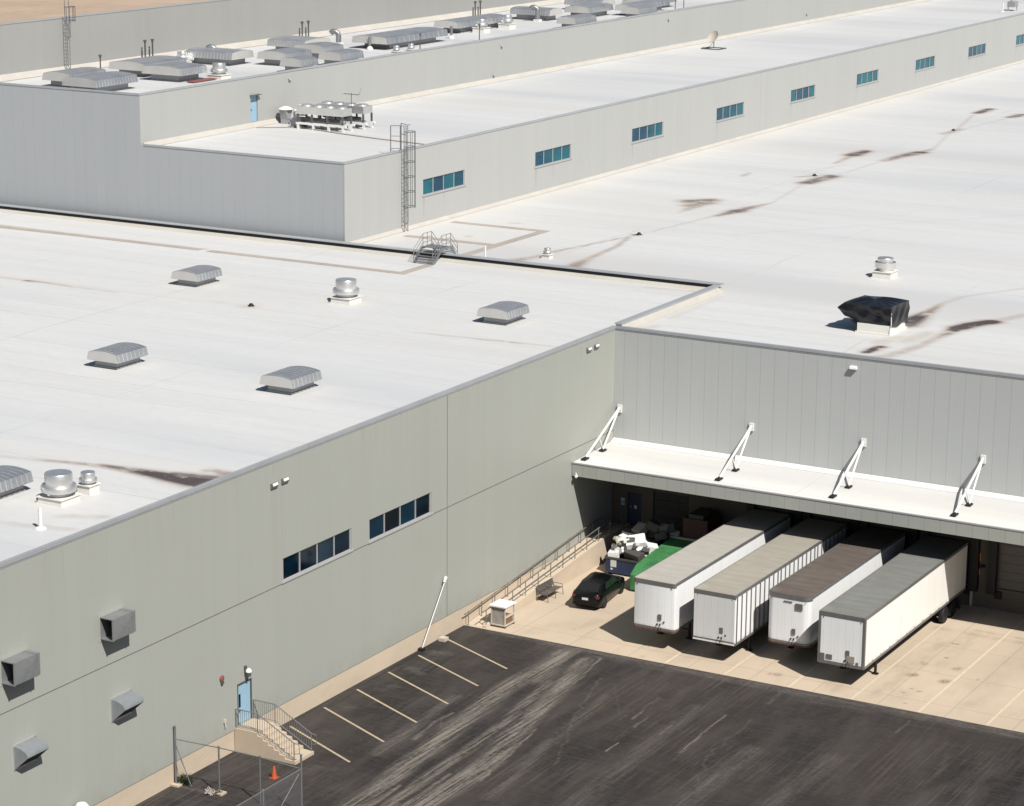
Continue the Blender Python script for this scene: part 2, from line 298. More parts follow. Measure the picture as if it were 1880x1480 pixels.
# ------------------------------------------------------------------ mesh helpers
OFF = {}
class MB:
    def __init__(s): s.v = []; s.f = []
    def add(s, vs, fs):
        o = len(s.v); s.v += [tuple(q) for q in vs]; s.f += [tuple(i + o for i in f) for f in fs]; return s
    def box(s, x0, x1, y0, y1, z0, z1):
        return s.add([(x0,y0,z0),(x1,y0,z0),(x1,y1,z0),(x0,y1,z0),(x0,y0,z1),(x1,y0,z1),(x1,y1,z1),(x0,y1,z1)],
                     [(0,3,2,1),(4,5,6,7),(0,1,5,4),(1,2,6,5),(2,3,7,6),(3,0,4,7)])
    def cbox(s, c, size, rot=None):
        vs = []
        for dz in (-1, 1):
            for dx, dy in ((-1,-1),(1,-1),(1,1),(-1,1)):
                q = Vector((dx*size[0]/2, dy*size[1]/2, dz*size[2]/2))
                if rot is not None: q = rot @ q
                vs.append(q + Vector(c))
        return s.add(vs, [(0,3,2,1),(4,5,6,7),(0,1,5,4),(1,2,6,5),(2,3,7,6),(3,0,4,7)])
    def quad(s, *p): return s.add(p, [tuple(range(len(p)))])
    def tube(s, pts, r, n=6, caps=True):
        pts = [Vector(q) for q in pts]; rings = []
        for i, q in enumerate(pts):
            d = (pts[min(i+1, len(pts)-1)] - pts[max(i-1, 0)]).normalized()
            a = d.orthogonal().normalized() if abs(d.z) > 0.95 else d.cross(Vector((0,0,1))).normalized()
            b = d.cross(a).normalized()
            rings.append([q + (a*math.cos(2*math.pi*k/n) + b*math.sin(2*math.pi*k/n))*r for k in range(n)])
        vs = [q for ring in rings for q in ring]; fs = []
        for i in range(len(pts)-1):
            for k in range(n): fs.append((i*n+k, i*n+(k+1)%n, (i+1)*n+(k+1)%n, (i+1)*n+k))
        if caps: fs.append(tuple(range(n))[::-1]); fs.append(tuple((len(pts)-1)*n+k for k in range(n)))
        return s.add(vs, fs)
    def lathe(s, prof, c=(0,0,0), n=24, cap=True):
        vs = [(c[0]+r*math.cos(2*math.pi*k/n), c[1]+r*math.sin(2*math.pi*k/n), c[2]+z) for r, z in prof for k in range(n)]; fs = []
        for i in range(len(prof)-1):
            for k in range(n): fs.append((i*n+k, i*n+(k+1)%n, (i+1)*n+(k+1)%n, (i+1)*n+k))
        if cap: fs.append(tuple(range(n))[::-1]); fs.append(tuple((len(prof)-1)*n+k for k in range(n)))
        return s.add(vs, fs)
    def prism(s, poly, axis, a, b):
        def P(u, v, t): return (t,u,v) if axis == 'x' else (u,t,v) if axis == 'y' else (u,v,t)
        n = len(poly); vs = [P(u,v,a) for u,v in poly] + [P(u,v,b) for u,v in poly]
        fs = [tuple(range(n))[::-1], tuple(range(n, 2*n))] + [(i,(i+1)%n,n+(i+1)%n,n+i) for i in range(n)]
        return s.add(vs, fs)
    def build(s, name, mat, parent=None, world=False, smooth=False, bevel=0, recalc=True, angle=35):
        me = bpy.data.meshes.new(name)
        off = Vector(OFF.get(parent.name, (0,0,0))) if (parent is not None and world) else Vector((0,0,0))
        me.from_pydata([Vector(q) - off for q in s.v], [], s.f)
        if recalc:
            bm = bmesh.new(); bm.from_mesh(me); bmesh.ops.recalc_face_normals(bm, faces=bm.faces); bm.to_mesh(me); bm.free()
        for mm in (mat if isinstance(mat, (list, tuple)) else [mat]): me.materials.append(mm)
        if smooth:
            me.polygons.foreach_set('use_smooth', [True]*len(me.polygons))
            me.set_sharp_from_angle(angle=R(angle))
        o = bpy.data.objects.new(name, me); COL.objects.link(o)
        if parent is not None: o.parent = parent; OFF[o.name] = off
        if bevel:
            b = o.modifiers.new('bevel', 'BEVEL'); b.width = bevel; b.segments = 2; b.limit_method = 'ANGLE'
        return o
def thing(name, label, cat, loc=(0,0,0), rot=0, group=None):
    o = bpy.data.objects.new(name, None); COL.objects.link(o); o.location = loc; o.rotation_euler = (0,0,rot); o.empty_display_size = 0.3
    o['label'] = label; o['category'] = cat
    if group: o['group'] = group
    OFF[o.name] = tuple(loc)
    return o
def tag(o, label, cat, group=None):
    o['label'] = label; o['category'] = cat
    if group: o['group'] = group
    return o
def struct(o): o['kind'] = 'structure'; return o
def dup(root, loc, rot=None, label=None, group=None):
    def cp(o, parent):
        c = o.copy(); COL.objects.link(c)
        if parent is not None: c.parent = parent
        for ch in [q for q in bpy.data.objects if q.parent == o]: cp(ch, c)
        return c
    kids = None
    c = cp(root, None); c.location = loc
    if rot is not None: c.rotation_euler = (0,0,rot)
    if label: c['label'] = label
    if group: c['group'] = group
    return c

def wall(mb, axis, const, u0, u1, z0, z1, ops=(), depth=0.12, inward=-1):
    """a wall sheet on x=const ('x') or y=const ('y') with openings (ua,ub,za,zb) and their reveals"""
    us = sorted({u0, u1, *[a for o in ops for a in o[:2]]}); zs = sorted({z0, z1, *[a for o in ops for a in o[2:4]]})
    P = (lambda u, z, d=0: (const + d, u, z)) if axis == 'x' else (lambda u, z, d=0: (u, const + d, z))
    for i in range(len(us)-1):
        for k in range(len(zs)-1):
            um = (us[i]+us[i+1])/2; zm = (zs[k]+zs[k+1])/2
            if any(o[0] < um < o[1] and o[2] < zm < o[3] for o in ops): continue
            mb.quad(P(us[i],zs[k]), P(us[i+1],zs[k]), P(us[i+1],zs[k+1]), P(us[i],zs[k+1]))
    d = depth*inward
    for a, b, c, e in [o[:4] for o in ops]:
        mb.quad(P(a,c), P(b,c), P(b,c,d), P(a,c,d)); mb.quad(P(a,e), P(b,e), P(b,e,d), P(a,e,d))
        mb.quad(P(a,c), P(a,e), P(a,e,d), P(a,c,d)); mb.quad(P(b,c), P(b,e), P(b,e,d), P(b,c,d))

def window(parent, xc, y0, y1, z0, z1, n, gmat, depth=0.10):
    """ribbon window on an x = const wall: dark glass, mullions, projecting sill"""
    m = MB(); m.box(xc-depth-0.02, xc-depth, y0+0.004, y1-0.004, z0+0.004, z1-0.004)
    fr = MB(); t = 0.045
    fr.box(xc-depth+0.003, xc-depth+0.06, y0+0.004, y1-0.004, z0+0.004, z0+0.05)
    fr.box(xc-depth+0.003, xc-depth+0.05, y0+0.004, y1-0.004, z1-0.04, z1-0.004)
    wd = (y1-y0)/n
    for i in range(n+1):
        y = min(max(y0+i*wd, y0+0.004+t), y1-0.004-t)
        fr.box(xc-depth+0.004, xc-depth+0.07, y-t*(0.5 if 0 < i < n else 0.8), y+t*(0.5 if 0 < i < n else 0.8), z0+0.05, z1-0.04)
    f = fr.build('window', M['frame'], parent, True)
    m.build('pane', gmat, f, True)
    MB().box(xc+0.002, xc+0.06, y0-0.12, y1+0.12, z0-0.09, z0-0.003).build('sill', M['frame'], f, True)
    return f

# signed soft-stroke attribute painting on a grid -------------------------------------------------
def seg_d(px, py, ax, ay, bx, by):
    dx, dy = bx-ax, by-ay; L = dx*dx+dy*dy
    t = 0 if L == 0 else max(0, min(1, ((px-ax)*dx+(py-ay)*dy)/L))
    return math.hypot(px-ax-t*dx, py-ay-t*dy), t
def grid(name, mat, x0, x1, y0, y1, z, step, attrs, parent=None, extra=(), hole=None, soft=False):
    """flat sheet, finely divided so that painted attributes stay sharp; extra = plain rectangles beyond it"""
    import numpy as np
    nx = max(1, int((x1-x0)/step)); ny = max(1, int((y1-y0)/step))
    xs = np.linspace(x0, x1, nx+1); ys = np.linspace(y0, y1, ny+1)
    X, Y = np.meshgrid(xs, ys); V = np.stack([X.ravel(), Y.ravel(), np.full(X.size, z)], 1)
    idx = np.arange(X.size).reshape(ny+1, nx+1)
    F = np.stack([idx[:-1,:-1].ravel(), idx[:-1,1:].ravel(), idx[1:,1:].ravel(), idx[1:,:-1].ravel()], 1)
    if hole:   # drop the cells lying inside a rectangle
        cx_ = V[F].mean(axis=1); keep = ~((cx_[:,0] > hole[0]) & (cx_[:,0] < hole[1]) & (cx_[:,1] > hole[2]) & (cx_[:,1] < hole[3])); F = F[keep]
    ev = []; ef = []
    for (a, b, c, d) in extra:
        o = X.size + len(ev); ev += [(a,c,z),(b,c,z),(b,d,z),(a,d,z)]; ef.append((o,o+1,o+2,o+3))
    if parent is not None: off = np.array(OFF.get(parent.name, (0,0,0)))
    else: off = np.zeros(3)
    me = bpy.data.meshes.new(name)
    allv = np.concatenate([V, np.array(ev).reshape(-1,3)]) - off
    me.from_pydata(allv.tolist(), [], F.tolist() + ef)
    for an, strokes in attrs.items():
        A = np.zeros_like(X)
        for pts, w0, w1, st in strokes:
            bx0 = min(q[0] for q in pts)-3*max(w0,w1); bx1 = max(q[0] for q in pts)+3*max(w0,w1)
            by0 = min(q[1] for q in pts)-3*max(w0,w1); by1 = max(q[1] for q in pts)+3*max(w0,w1)
            mask = (X > bx0) & (X < bx1) & (Y > by0) & (Y < by1)
            if not mask.any(): continue
            px = X[mask]; py = Y[mask]; best = np.zeros_like(px); n = len(pts)-1
            segs = [(pts[i], pts[i+1], i) for i in range(n)] if n else [(pts[0], pts[0], 0)]
            for (a, b, i) in segs:
                dx, dy = b[0]-a[0], b[1]-a[1]; L = dx*dx+dy*dy
                t = np.zeros_like(px) if L == 0 else np.clip(((px-a[0])*dx+(py-a[1])*dy)/L, 0, 1)
                d = np.hypot(px-a[0]-t*dx, py-a[1]-t*dy)
                tt = (i+t)/max(n,1); ww = w0+(w1-w0)*tt
                best = np.maximum(best, np.minimum(1, (1.30*np.exp(-(d/ww)**2*.9) if soft else np.clip(1.35-d/ww, 0, 1)))*(st if not isinstance(st, tuple) else (st[0]+(st[1]-st[0])*tt)))
            A[mask] = np.maximum(A[mask], best)
        at = me.attributes.new(an, 'FLOAT', 'POINT')
        at.data.foreach_set('value', np.concatenate([A.ravel(), np.zeros(len(ev))]).astype(np.float32))
    me.materials.append(mat)
    o = bpy.data.objects.new(name, me); COL.objects.link(o)
    if parent is not None: o.parent = parent; OFF[o.name] = tuple(off)
    return o

# ------------------------------------------------------------------ ground
struct(MB().quad((-3000,-3000,0),(3000,-3000,0),(3000,3000,0),(-3000,3000,0)).build('ground', M['sand']))
tracks = [
 ([(9.0,-45),(8.9,-42),(8.5,-39.4),(8.1,-35.1),(7.7,-31.4),(7.2,-26.2),(7.3,-24.0),(7.5,-22.0),(7.3,-20.0)], .62, .62, .85),
 ([(10.6,-45),(10.4,-43.2),(10.1,-39.4),(10.0,-35.3),(9.7,-30.9),(9.2,-27.5),(8.8,-24.5)], .42, .3, .7),
 ([(11.6,-45),(11.8,-39.7),(11.7,-35.7),(11.1,-33.5),(10.7,-31),(10.3,-28.7),(10.0,-26.2),(9.4,-23.3),(8.8,-20.4)], .75, .5, (.9,.7)),
 ([(11.8,-36.2),(11.6,-32.9),(10.9,-29.8),(10.2,-25.4),(9.8,-21.8),(9.4,-19.6)], .12, .08, .8),
 ([(12.6,-38.5),(12.0,-34.0),(11.6,-31.0)], .09, .06, .8),
 ([(8.2,-24.5),(7.7,-21.5),(7.5,-19.3)], .7, .5, .5),
 ([(17.4,-28.5),(17.3,-26.3)], .07, .05, .7), ([(15.8,-28.2),(15.8,-26.5)], .07, .05, .7), ([(16.1,-31.9),(16.1,-30.6)], .06, .05, .9),
 ([(19.4,-30.2),(19.2,-26.8),(19.2,-24.2)], .08, .05, .7), ([(15.2,-27.2),(15.0,-25.0),(15.1,-23.8)], .08, .06, .7),
 ([(20.4,-21.5),(20.3,-19.6)], .1, .07, .4), ([(27.8,-22),(27.8,-20)], .09, .07, .35),
 ([(6.2,-38),(5.9,-33),(5.6,-29)], .5, .3, .3), ([(9.9,-47),(9.5,-41)], .12, .1, .8), ([(11.0,-44),(10.9,-38.5)], .10, .1, .8), ([(8.0,-37),(7.5,-30.5)], .09, .07, .9), ([(7.0,-29.5),(6.7,-26)], .12, .08, .6),
 ([(6.9,-35.4),(6.6,-33.2),(6.7,-31.2)], .16, .08, .6), ([(7.3,-33.5),(6.5,-32.0)], .06, .05, .6),
 ([(14.0,-40),(13.0,-32),(12.6,-25)], .5, .4, .25), ([(18,-40),(17.6,-30),(17.4,-24)], .6, .5, .22), ([(22.5,-38),(22.4,-28)], .7, .6, .25), ([(26,-36),(26.2,-27)], .7, .6, .2),
]
cracks = [
 ([(14.7,-34.9),(14.2,-33.3),(13.6,-31.4),(12.8,-29.4),(12.2,-27.2),(11.5,-25.1),(11.0,-23.1),(11.0,-22.6)], .06, .08, .9),
 ([(11.9,-22.9),(12.6,-24.2),(13.5,-25.6),(15.0,-27.9)], .04, .04, .6), ([(14.6,-23.3),(15.1,-24.0),(15.3,-25.6)], .05, .04, .5),
 ([(21.9,-33.8),(21.4,-31.6),(20.9,-30.4),(20.7,-29.0),(20.8,-26.3),(20.6,-24.1)], .055, .055, .85),
 ([(2,-18.75),(6,-18.85),(9,-18.95),(14,-19.0),(20,-19.1),(26,-19.0),(34,-19.1),(44,-19.1)], .42, .65, 1.2),
 ([(22.2,-19.9),(25.5,-19.5)], .5, .6, .6), ([(10,-19.3),(13.5,-19.5)], .45, .35, .6),
 ([(7.0,-20.0),(7.2,-19.1),(8.4,-19.1),(9.3,-19.6)], .45, .45, 1.0),
 ([(0.9,-23.6),(1.8,-23.4)], .45, .35, .8), ([(1.3,-26.6),(2.0,-27.0)], .42, .35, .85), ([(1.6,-30.1),(1.9,-29.4)], .4, .35, .55), ([(1.5,-33.3)], .4, .4, .5), ([(2.4,-36.9)], .4, .4, .4),
 ([(4.6,-41.2),(5.6,-40.9)], .35, .3, .4), ([(5.9,-44.2)], .1, .1, .9), ([(21.3,-25.6)], .09, .09, 1.0), ([(14.7,-27.0)], .12, .12, 1.0), ([(1.0,-44.6)], .08, .08, 1.0), ([(2.2,-42.1)], .1, .1, 1.0),
 ([(-.2,-46.3),(1.0,-46.4),(2.5,-46.45)], .22, .3, 1.0),
]
def jitter(L, amp):
    out = []
    for pts, a, b, st in L:
        if len(pts) < 2 or max(a, b) > .2: out.append((pts, a, b, st)); continue
        q = [pts[0]]
        for i in range(len(pts)-1):
            n = max(1, int(math.dist(pts[i], pts[i+1])/.45))
            for k in range(1, n+1):
                f = k/n; last = i == len(pts)-2 and k == n
                q.append((pts[i][0]+(pts[i+1][0]-pts[i][0])*f+(0 if last else random.gauss(0, amp)), pts[i][1]+(pts[i+1][1]-pts[i][1])*f+(0 if last else random.gauss(0, amp))))
        out.append((q, a, b, st))
    return out
tracks = jitter(tracks, .035); cracks = jitter(cracks, .07)
lot = grid('asphalt_lot', M['asphalt'], -0.03, 42, -54, -18.65, 0.004, 0.075, dict(wear=tracks, dust=cracks), None,
           extra=((42, 160, -160, -18.65), (-0.03, 42, -160, -54)))
struct(lot)
scuff = [([(25.9,-17),(25.9,-5)], .9, .9, .35), ([(22.3,-17.5),(22.3,-14)], .9, .7, .4), ([(29.7,-16),(29.7,-5)], .8, .8, .35), ([(24,-5.0),(36,-5.2)], .35, .35, .7), ([(26,-4.3),(32,-4.4)], .2, .2, .8),
         ([(4,-17.5),(8,-12)], .9, .7, .3), ([(24.9,-18.2),(25.0,-5)], .5, .5, .5), ([(13,-18.2),(14,-16)], .8, .7, .3)]
spots = [([(25.4,-13.4),(25.6,-13.2)], .28, .25, .8), ([(27.3,-13.5),(27.4,-13.3)], .30, .25, .8), ([(27.2,-11.2),(27.3,-11.0)], .28, .2, .6), ([(25.4,-11.3)], .25, .2, .5), ([(25.2,-11.1)], .2, .2, .5), ([(25.6,-7.2),(25.9,-7.2)], .12, .1, 1),
         ([(26.1,-9.7)], .13, .1, 1), ([(26.7,-15.6)], .12, .1, 1), ([(26.2,-15.4)], .1, .1, .9), ([(26.7,-17.7)], .1, .1, 1), ([(26.0,-16.2)], .12, .1, .7), ([(19.0,-17.1)], .3, .2, .6), ([(18.6,-17.2)], .14, .1, .7),
         ([(28.8,-12.2)], .1, .1, .8), ([(5.8,-16.0)], .09, .09, .8), ([(11.3,-18.2)], .2, .2, .35)]
struct(grid('concrete_apron', M['apron'], -0.03, 46, -18.65, -0.02, 0.004, 0.12, dict(stain=spots, scuff=scuff), None, extra=((46, 160, -18.65, -0.02),)))
for x in (12.9, 16.5, 20.33, 23.97, 27.76, 31.5, 35.2):
    struct(MB().quad((x-.07,-18.6,.008),(x+.07,-18.6,.008),(x+.07,-0.6,.008),(x-.07,-0.6,.008)).build('painted_line', M['lane']))
for i in range(6):
    y = -37.16 + 3.172*i; d = Vector((5.34,-2.55,0)); n = Vector((2.55,5.34,0)).normalized()*.065
    a = Vector((.44,y,.008)); b = a+d
    struct(MB().quad(a-n, b-n, b+n, a+n).build('painted_line', M['yellow']))

# ------------------------------------------------------------------ low hall (left)
LR = 14.15; EDGE = 14.42
low = thing('low_hall', 'low grey metal hall, white flat roof, two dark ribbon windows facing the parking lot', 'building', (-30, -40, 0))
wm = MB(); W1 = (-36.98, -30.56, 7.72, 8.93); W2 = (-28.83, -22.37, 7.72, 8.93); DR = (-41.12, -39.90, 1.28, 3.45)
wall(wm, 'x', 0.0, -150, 0.0, 1.14, 14.24, (W1, W2, DR), 0.12, -1)
wm.quad((-.001,-150,1.14),(-.001,0,1.14),(-.08,0,1.14),(-.08,-150,1.14))
wm.quad((-130,-150,0),(-.05,-150,0),(-.05,-150,14.2),(-130,-150,14.2)); wm.quad((-130,-150,0),(-130,15.0,0),(-130,15.0,14.2),(-130,-150,14.2))
wm.build('wall', M['lowwall'], low, True)
pl = MB(); pl.box(-.35, -.035, -150, DR[0], 0, 1.135); pl.box(-.35, -.035, DR[1], 0, 0, 1.135); pl.box(-.35,-.035, DR[0], DR[1], 0, 1.27)
pl.build('foundation', M['plinth'], low, True)
MB().box(0.002, 0.014, -150, -5.7, 7.60, 7.635).box(0.002, 0.014, -5.7, -0.02, 7.60, 7.635).build('seam_trim', M['seam'], low, True)
MB().box(0.002, 0.016, -20.67, -20.64, 1.15, 7.59).box(0.002, 0.016, -20.67, -20.64, 7.64, 14.2).build('seam_trim', M['seam'], low, True)
MB().box(-.17, .045, -150, -0.02, 14.245, EDGE).box(-.2, .02, -150, -.02, 14.16, 14.243).build('roof_edge', M['coping'], low, True)
window(low, 0.0, *W1, 4, M['glassdark']); window(low, 0.0, *W2, 4, M['glassdark'])
d = MB().box(-.10, -.055, DR[0]+.05, DR[1]-.05, DR[2]+.02, DR[3]-.05).build('door', M['bluedoor'], low, True)
MB().box(-.054, -.04, -40.93, -40.79, 2.15, 2.85).build('vision_panel', M['glassdark'], d, True)
MB().box(-.054, -.01, -40.95, -40.85, 1.93, 2.05).tube([(-.02,-40.95,1.99),(-.02,-40.72,1.99)], .02).build('handle', M['galv'], d, True)
MB().box(-.119,.03,DR[0]+.002,DR[0]+.05,DR[2]+.002,DR[3]-.002).box(-.119,.03,DR[1]-.05,DR[1]-.002,DR[2]+.002,DR[3]-.002).box(-.119,.03,DR[0]+.05,DR[1]-.05,DR[3]-.05,DR[3]-.002).build('door_frame', M['steel'], d, True)
stain_L = [
 ([(-10.6,-43.3),(-8.3,-42.75),(-6.8,-42.45)], .22, .30, (.45,.75)), ([(-6.8,-42.45),(-4.7,-42.4),(-2.5,-42.5),(-.3,-42.5)], .28, .95, (.75,1.25)), ([(-1.9,-40.45),(-.3,-40.5)], .35, .5, .75), ([(-3.0,-42.0),(-.2,-41.6)], .5, .8, .8),
 ([(-14,-44.0),(-10.6,-43.3)], .3, .2, .22), ([(-42.1,-6.8),(-40.4,-6.65),(-37.8,-6.85)], .30, .2, (.75,.4)), ([(-46,-6.7),(-42.1,-6.8)], .3, .25, .3), ([(-37.8,-6.85),(-34.2,-6.9)], .3, .2, .28), ([(-10.4,-7.3),(-6.6,-6.95),(-4.3,-6.7)], .12, .16, (.3,.6)),
 ([(-3.9,-6.65),(-2.7,-6.55),(-.9,-6.5)], .16, .1, (.65,.25)), ([(-27,-5.9),(-23.8,-5.9)], .3, .25, .2), ([(-23.9,-5.95)], .7, .7, .35),
 ([(-3,-50.5),(-1.2,-49.6)], .35, .3, .3), ([(-5.2,-52.9),(-3.2,-52.5),(-1.2,-52.0)], .3, .3, .25), ([(-1.4,14.0),(-.4,14.1)], .25, .2, .55), ([(-4.5,13.6),(-.5,14.0)], .3, .2, .3),
 ([(-60,9.7),(-38.8,9.55)], .25, .2, .4), ([(-58,8.8),(-52,9.0)], .25, .2, .4), ([(-37.6,9.45),(-24,9.4)], .2, .2, .3)]
cream_tint_L = [([(-60,-6.2),(-24,-5.6),(-2,-5.9)], .6, .5, .6), ([(-50,-41.8),(-12,-42.0),(-1,-39.8)], .8, .6, .5), ([(-60,14.2),(-.5,14.2)], .6, .6, .6), ([(-.4,-60),(-.4,0)], .3, .3, .4)]  # paler cream strokes on the low roof
for cx, cy in ((-20.5,-24.1),(-8.3,-24.0),(-31.5,-1.5),(-7.3,-1.4),(-8.1,-49.2),(-4.6,-48.7),(-19.2,-1.5)): cream_tint_L.append(([(cx-.5,cy),(cx+.5,cy)], 1.9, 1.9, .5))
grid('roof', M['roof'], -72, -.02, -62, 14.72, LR, 0.24, dict(stain=stain_L, clean=cream_tint_L), low, extra=((-130,-72,-150,14.72),(-72,-.02,-150,-62)), soft=True)
# expansion joint curb between the roofs
jc = MB(); jc.prism([(14.45,14.15),(14.74,14.34),(15.4,14.34),(15.7,14.15)], 'x', -130, .30); jc.prism([(-.12,14.15),(.03,14.50),(.42,14.50),(.85,14.16)], 'y', 0.05, 14.44)
jc.build('joint_curb', M['cant'], low, True)
MB().box(-130,-.02,14.86,15.36,14.34,14.58).build('joint_gasket', M['darkgap'], low, True)
MB().box(-130,.44,14.80,15.42,14.58,14.64).box(-.06,.44,0.0,14.78,14.505,14.60).build('joint_cap', M['coping'], low, True)

# ------------------------------------------------------------------ dock hall (right) with canopy
dock = thing('dock_hall', 'grey panel hall with loading dock canopy and wide stained white roof on the right', 'building', (30, 20, 0))
dm = MB(); wall(dm, 'y', 0.0, 0.005, 120, 6.93, 14.24, (), .1, 1)
dm.quad((120,0,0),(120,420,0),(120,420,14.2),(120,0,14.2)); dm.quad((-30,420,0),(120,420,0),(120,420,14.2),(-30,420,14.2))
dm.build('wall', M['dockwall'], dock, True)
doors = [(2.9,5.4)] + [(c-1.3,c+1.3) for c in (11.35,15.1,18.85,22.7,27.0,30.8,34.6,38.4)]
lm = MB(); wall(lm, 'y', 0.03, 0.005, 120, 0.0, 6.85, [(a,b,1.3,4.0) for a,b in doors]+[(1.07,2.08,1.5,3.68)], .2, 1)
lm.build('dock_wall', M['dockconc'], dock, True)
for a, b in doors:
    dd = MB()
    for k in range(5): dd.box(a+.004, b-.004, .16, .19, 1.304+k*.54, 1.304+k*.54+.525)
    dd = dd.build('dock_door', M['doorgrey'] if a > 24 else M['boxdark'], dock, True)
    if a > 6: MB().box(a-.55,a-.02,-.35,.026,1.0,4.25).box(b+.02,b+.55,-.35,.026,1.0,4.25).box(a-.55,b+.55,-.35,.026,4.26,4.75).build('dock_seal', M['black'], dd, True)
    for u_ in (a-.1, b-.3): MB().box(u_,u_+.4,-.14,.026,.7,1.15).build('bumper', M['black'], dd, True)
bd = MB().box(1.10,2.05,.10,.14,1.52,3.64).build('door', M['navy'], dock, True)
MB().box(1.52,1.72,.085,.10,2.62,2.84).build('notice', M['plate'], bd, True); MB().box(1.22,1.32,.07,.10,2.66,2.78).build('handle', M['galv'], bd, True)
MB().box(24.10,24.24,-.16,-.02,.02,6.8).build('downspout', M['cream'], dock, True)
MB().box(.05, 120, -.05, .17, 14.245, EDGE).box(.05,120,-.025,.2,14.16,14.243).build('roof_edge', M['coping'], dock, True)
stain_R = [
 ([(16.0,2.1),(16.2,4.0)], .35, .42, .95), ([(17.0,1.2),(17.6,1.9),(18.1,5.2),(18.3,8.6)], .45, .35, (.42,.5)), ([(18.3,8.6),(18.4,11.9)], .3, .55, (.55,1.1)), ([(18.4,11.9),(18.8,13.4),(19.6,14.9)], .65, .65, 1.1), ([(19.6,14.9),(21,19)], .5, .35, .35),
 ([(15.2,11.0),(15.0,13.6)], .8, .7, .95), ([(15.0,13.6),(15.0,16.0),(14.8,18.9)], .65, .15, (.9,.5)), ([(14.8,18.9),(15.2,22),(17.8,27)], .3, .2, .25), ([(17.0,6.5),(17.3,9.5)], .6, .5, .33), ([(15.7,5.0),(16.0,7.5)], .6, .4, .3),
 ([(-14.7,31.1),(-13.6,26.8),(-13.0,21.0)], .16, .3, (.6,.5)), ([(-13.0,21.0),(-12.4,16.9)], .35, .8, (.5,.7)), ([(-12.3,17.2),(-11.6,16.2)], .9, .5, .5),
 ([(-17.5,16.5),(-16.7,19.4)], .9, .4, (.55,.5)), ([(-16.7,19.4),(-16.4,23),(-15.7,26.2),(-14.8,30.9)], .3, .12, (.5,.6)), ([(-14.6,32.0)], .4, .4, .9),
 ([(-18.3,48.9),(-16.8,50.6)], .9, .8, .75), ([(-16.8,49),(-16.4,43.4)], .8, .2, (.7,.45)), ([(-17.2,47.0),(-16.5,49.1)], .8, .8, .6),
 ([(-13.1,43.3),(-12.7,46.4)], .3, .7, (.6,.8)), ([(-12.7,46.4),(-12.5,49.0),(-12.0,52)], .8, .15, (.85,.4)), ([(-14.4,33),(-13.3,43)], .12, .2, .35),
 ([(-13.9,63.6),(-13.5,68.7)], .8, .8, .8), ([(-14.9,68.0),(-16,66.5)], .4, .3, .5), ([(-12,52),(-13.9,63)], .14, .14, .3),
 ([(-17.0,82.2),(-17.0,85.6)], .9, .7, .85), ([(-16.9,81.8),(-16.3,76.1)], .4, .2, .5), ([(-13.1,80.4),(-12.8,84.4),(-12.2,87.6)], .5, .8, (.6,.9)), ([(-12.2,87.6),(-12.1,91)], .5, .2, .5), ([(-13.5,69),(-13.1,80.4)], .14, .16, .3), ([(-15,76),(-17,70)], .12, .12, .25),
 ([(-14.9,101.5),(-14.8,106)], .5, .5, .5), ([(-12.1,91),(-14.8,103)], .16, .16, .3), ([(-17.8,119.8),(-17.8,124.3)], .6, .6, .85), ([(-14.9,105),(-17.6,118)], .2, .2, .35), ([(-13.6,118.3),(-13.1,121.5)], .6, .8, .75), ([(-14.6,106),(-13.6,118)], .2, .2, .25),
 ([(-20.3,64.5),(-20.6,66.5)], .3, .2, .5), ([(-25.2,24.6)], .3, .25, .5), ([(-25.4,31.6),(-24.8,31.9)], .25, .2, .5),
 ([(-8.4,36),(10,60)], .3, .3, .12), ([(1.2,13.3),(1.3,5)], .25, .35, .25), ([(1.0,.8),(1.6,2.2)], .4, .4, .3)]
cream_tint_R = [([(-30.0,16.5),(-30.0,140)], 1.3, 2.6, .75), ([(1.1,.5),(1.1,14)], .4, .4, .7), ([(8.0,24),(8.0,26)], 2.4, 2.4, .5), ([(13,8.4),(15.5,8.4)], 2.6, 2.6, .45), ([(-26,24),(-20,40)], 4, 5, .45)]  # cream strokes; the one along the tall wall paints its bounced light
grid('roof', M['roof'], -30.74, 40, 0.04, 135, LR-.0, 0.30, dict(stain=stain_R, clean=cream_tint_R), dock, extra=((40,120,0.04,135),(-30.74,120,135,420)), hole=(-40,.25,-1,15.1), soft=True)
cn = MB(); cn.prism([(-5.62,6.55),(-.02,6.75),(-.02,6.97),(-5.62,6.77)], 'x', .03, 60); cn = cn.build('canopy', M['deck'], dock, True)
MB().box(.03,60,-5.665,-5.63,5.95,6.74).build('fascia', M['fascia'], cn, True)
MB().box(.03,60,-5.70,-5.58,6.742,6.81).build('canopy_edge', M['coping'], cn, True)
MB().prism([(-.50,6.965),(-.02,7.15),(-.02,6.985)], 'x', .03, 60).build('canopy_flashing', M['flash'], cn, True)
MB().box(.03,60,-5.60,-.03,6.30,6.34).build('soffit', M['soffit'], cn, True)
def strut(x):
    m = MB(); T = (x-.02,-.10,9.15)
    m.tube([T,(x,-4.62,6.95)], .075, 8); m.tube([T,(x+.10,-2.52,7.0)], .06, 8); m.tube([(x+.10,-2.50,7.0),(x+.06,-3.0,7.85)], .045, 6); m.box(x-.16,x+.14,-.12,-.01,8.85,9.35)
    o = m.build('strut', M['white'], cn, True, smooth=True)
    MB().box(x-.16,x+.16,-5.0,-4.45,6.84,6.93).build('base_plate', M['black'], o, True); MB().box(x-.05,x+.27,-2.78,-2.3,6.91,7.0).build('base_plate', M['black'], o, True)
for x in (.45, 9.58, 16.95, 24.45, 32.0): strut(x)
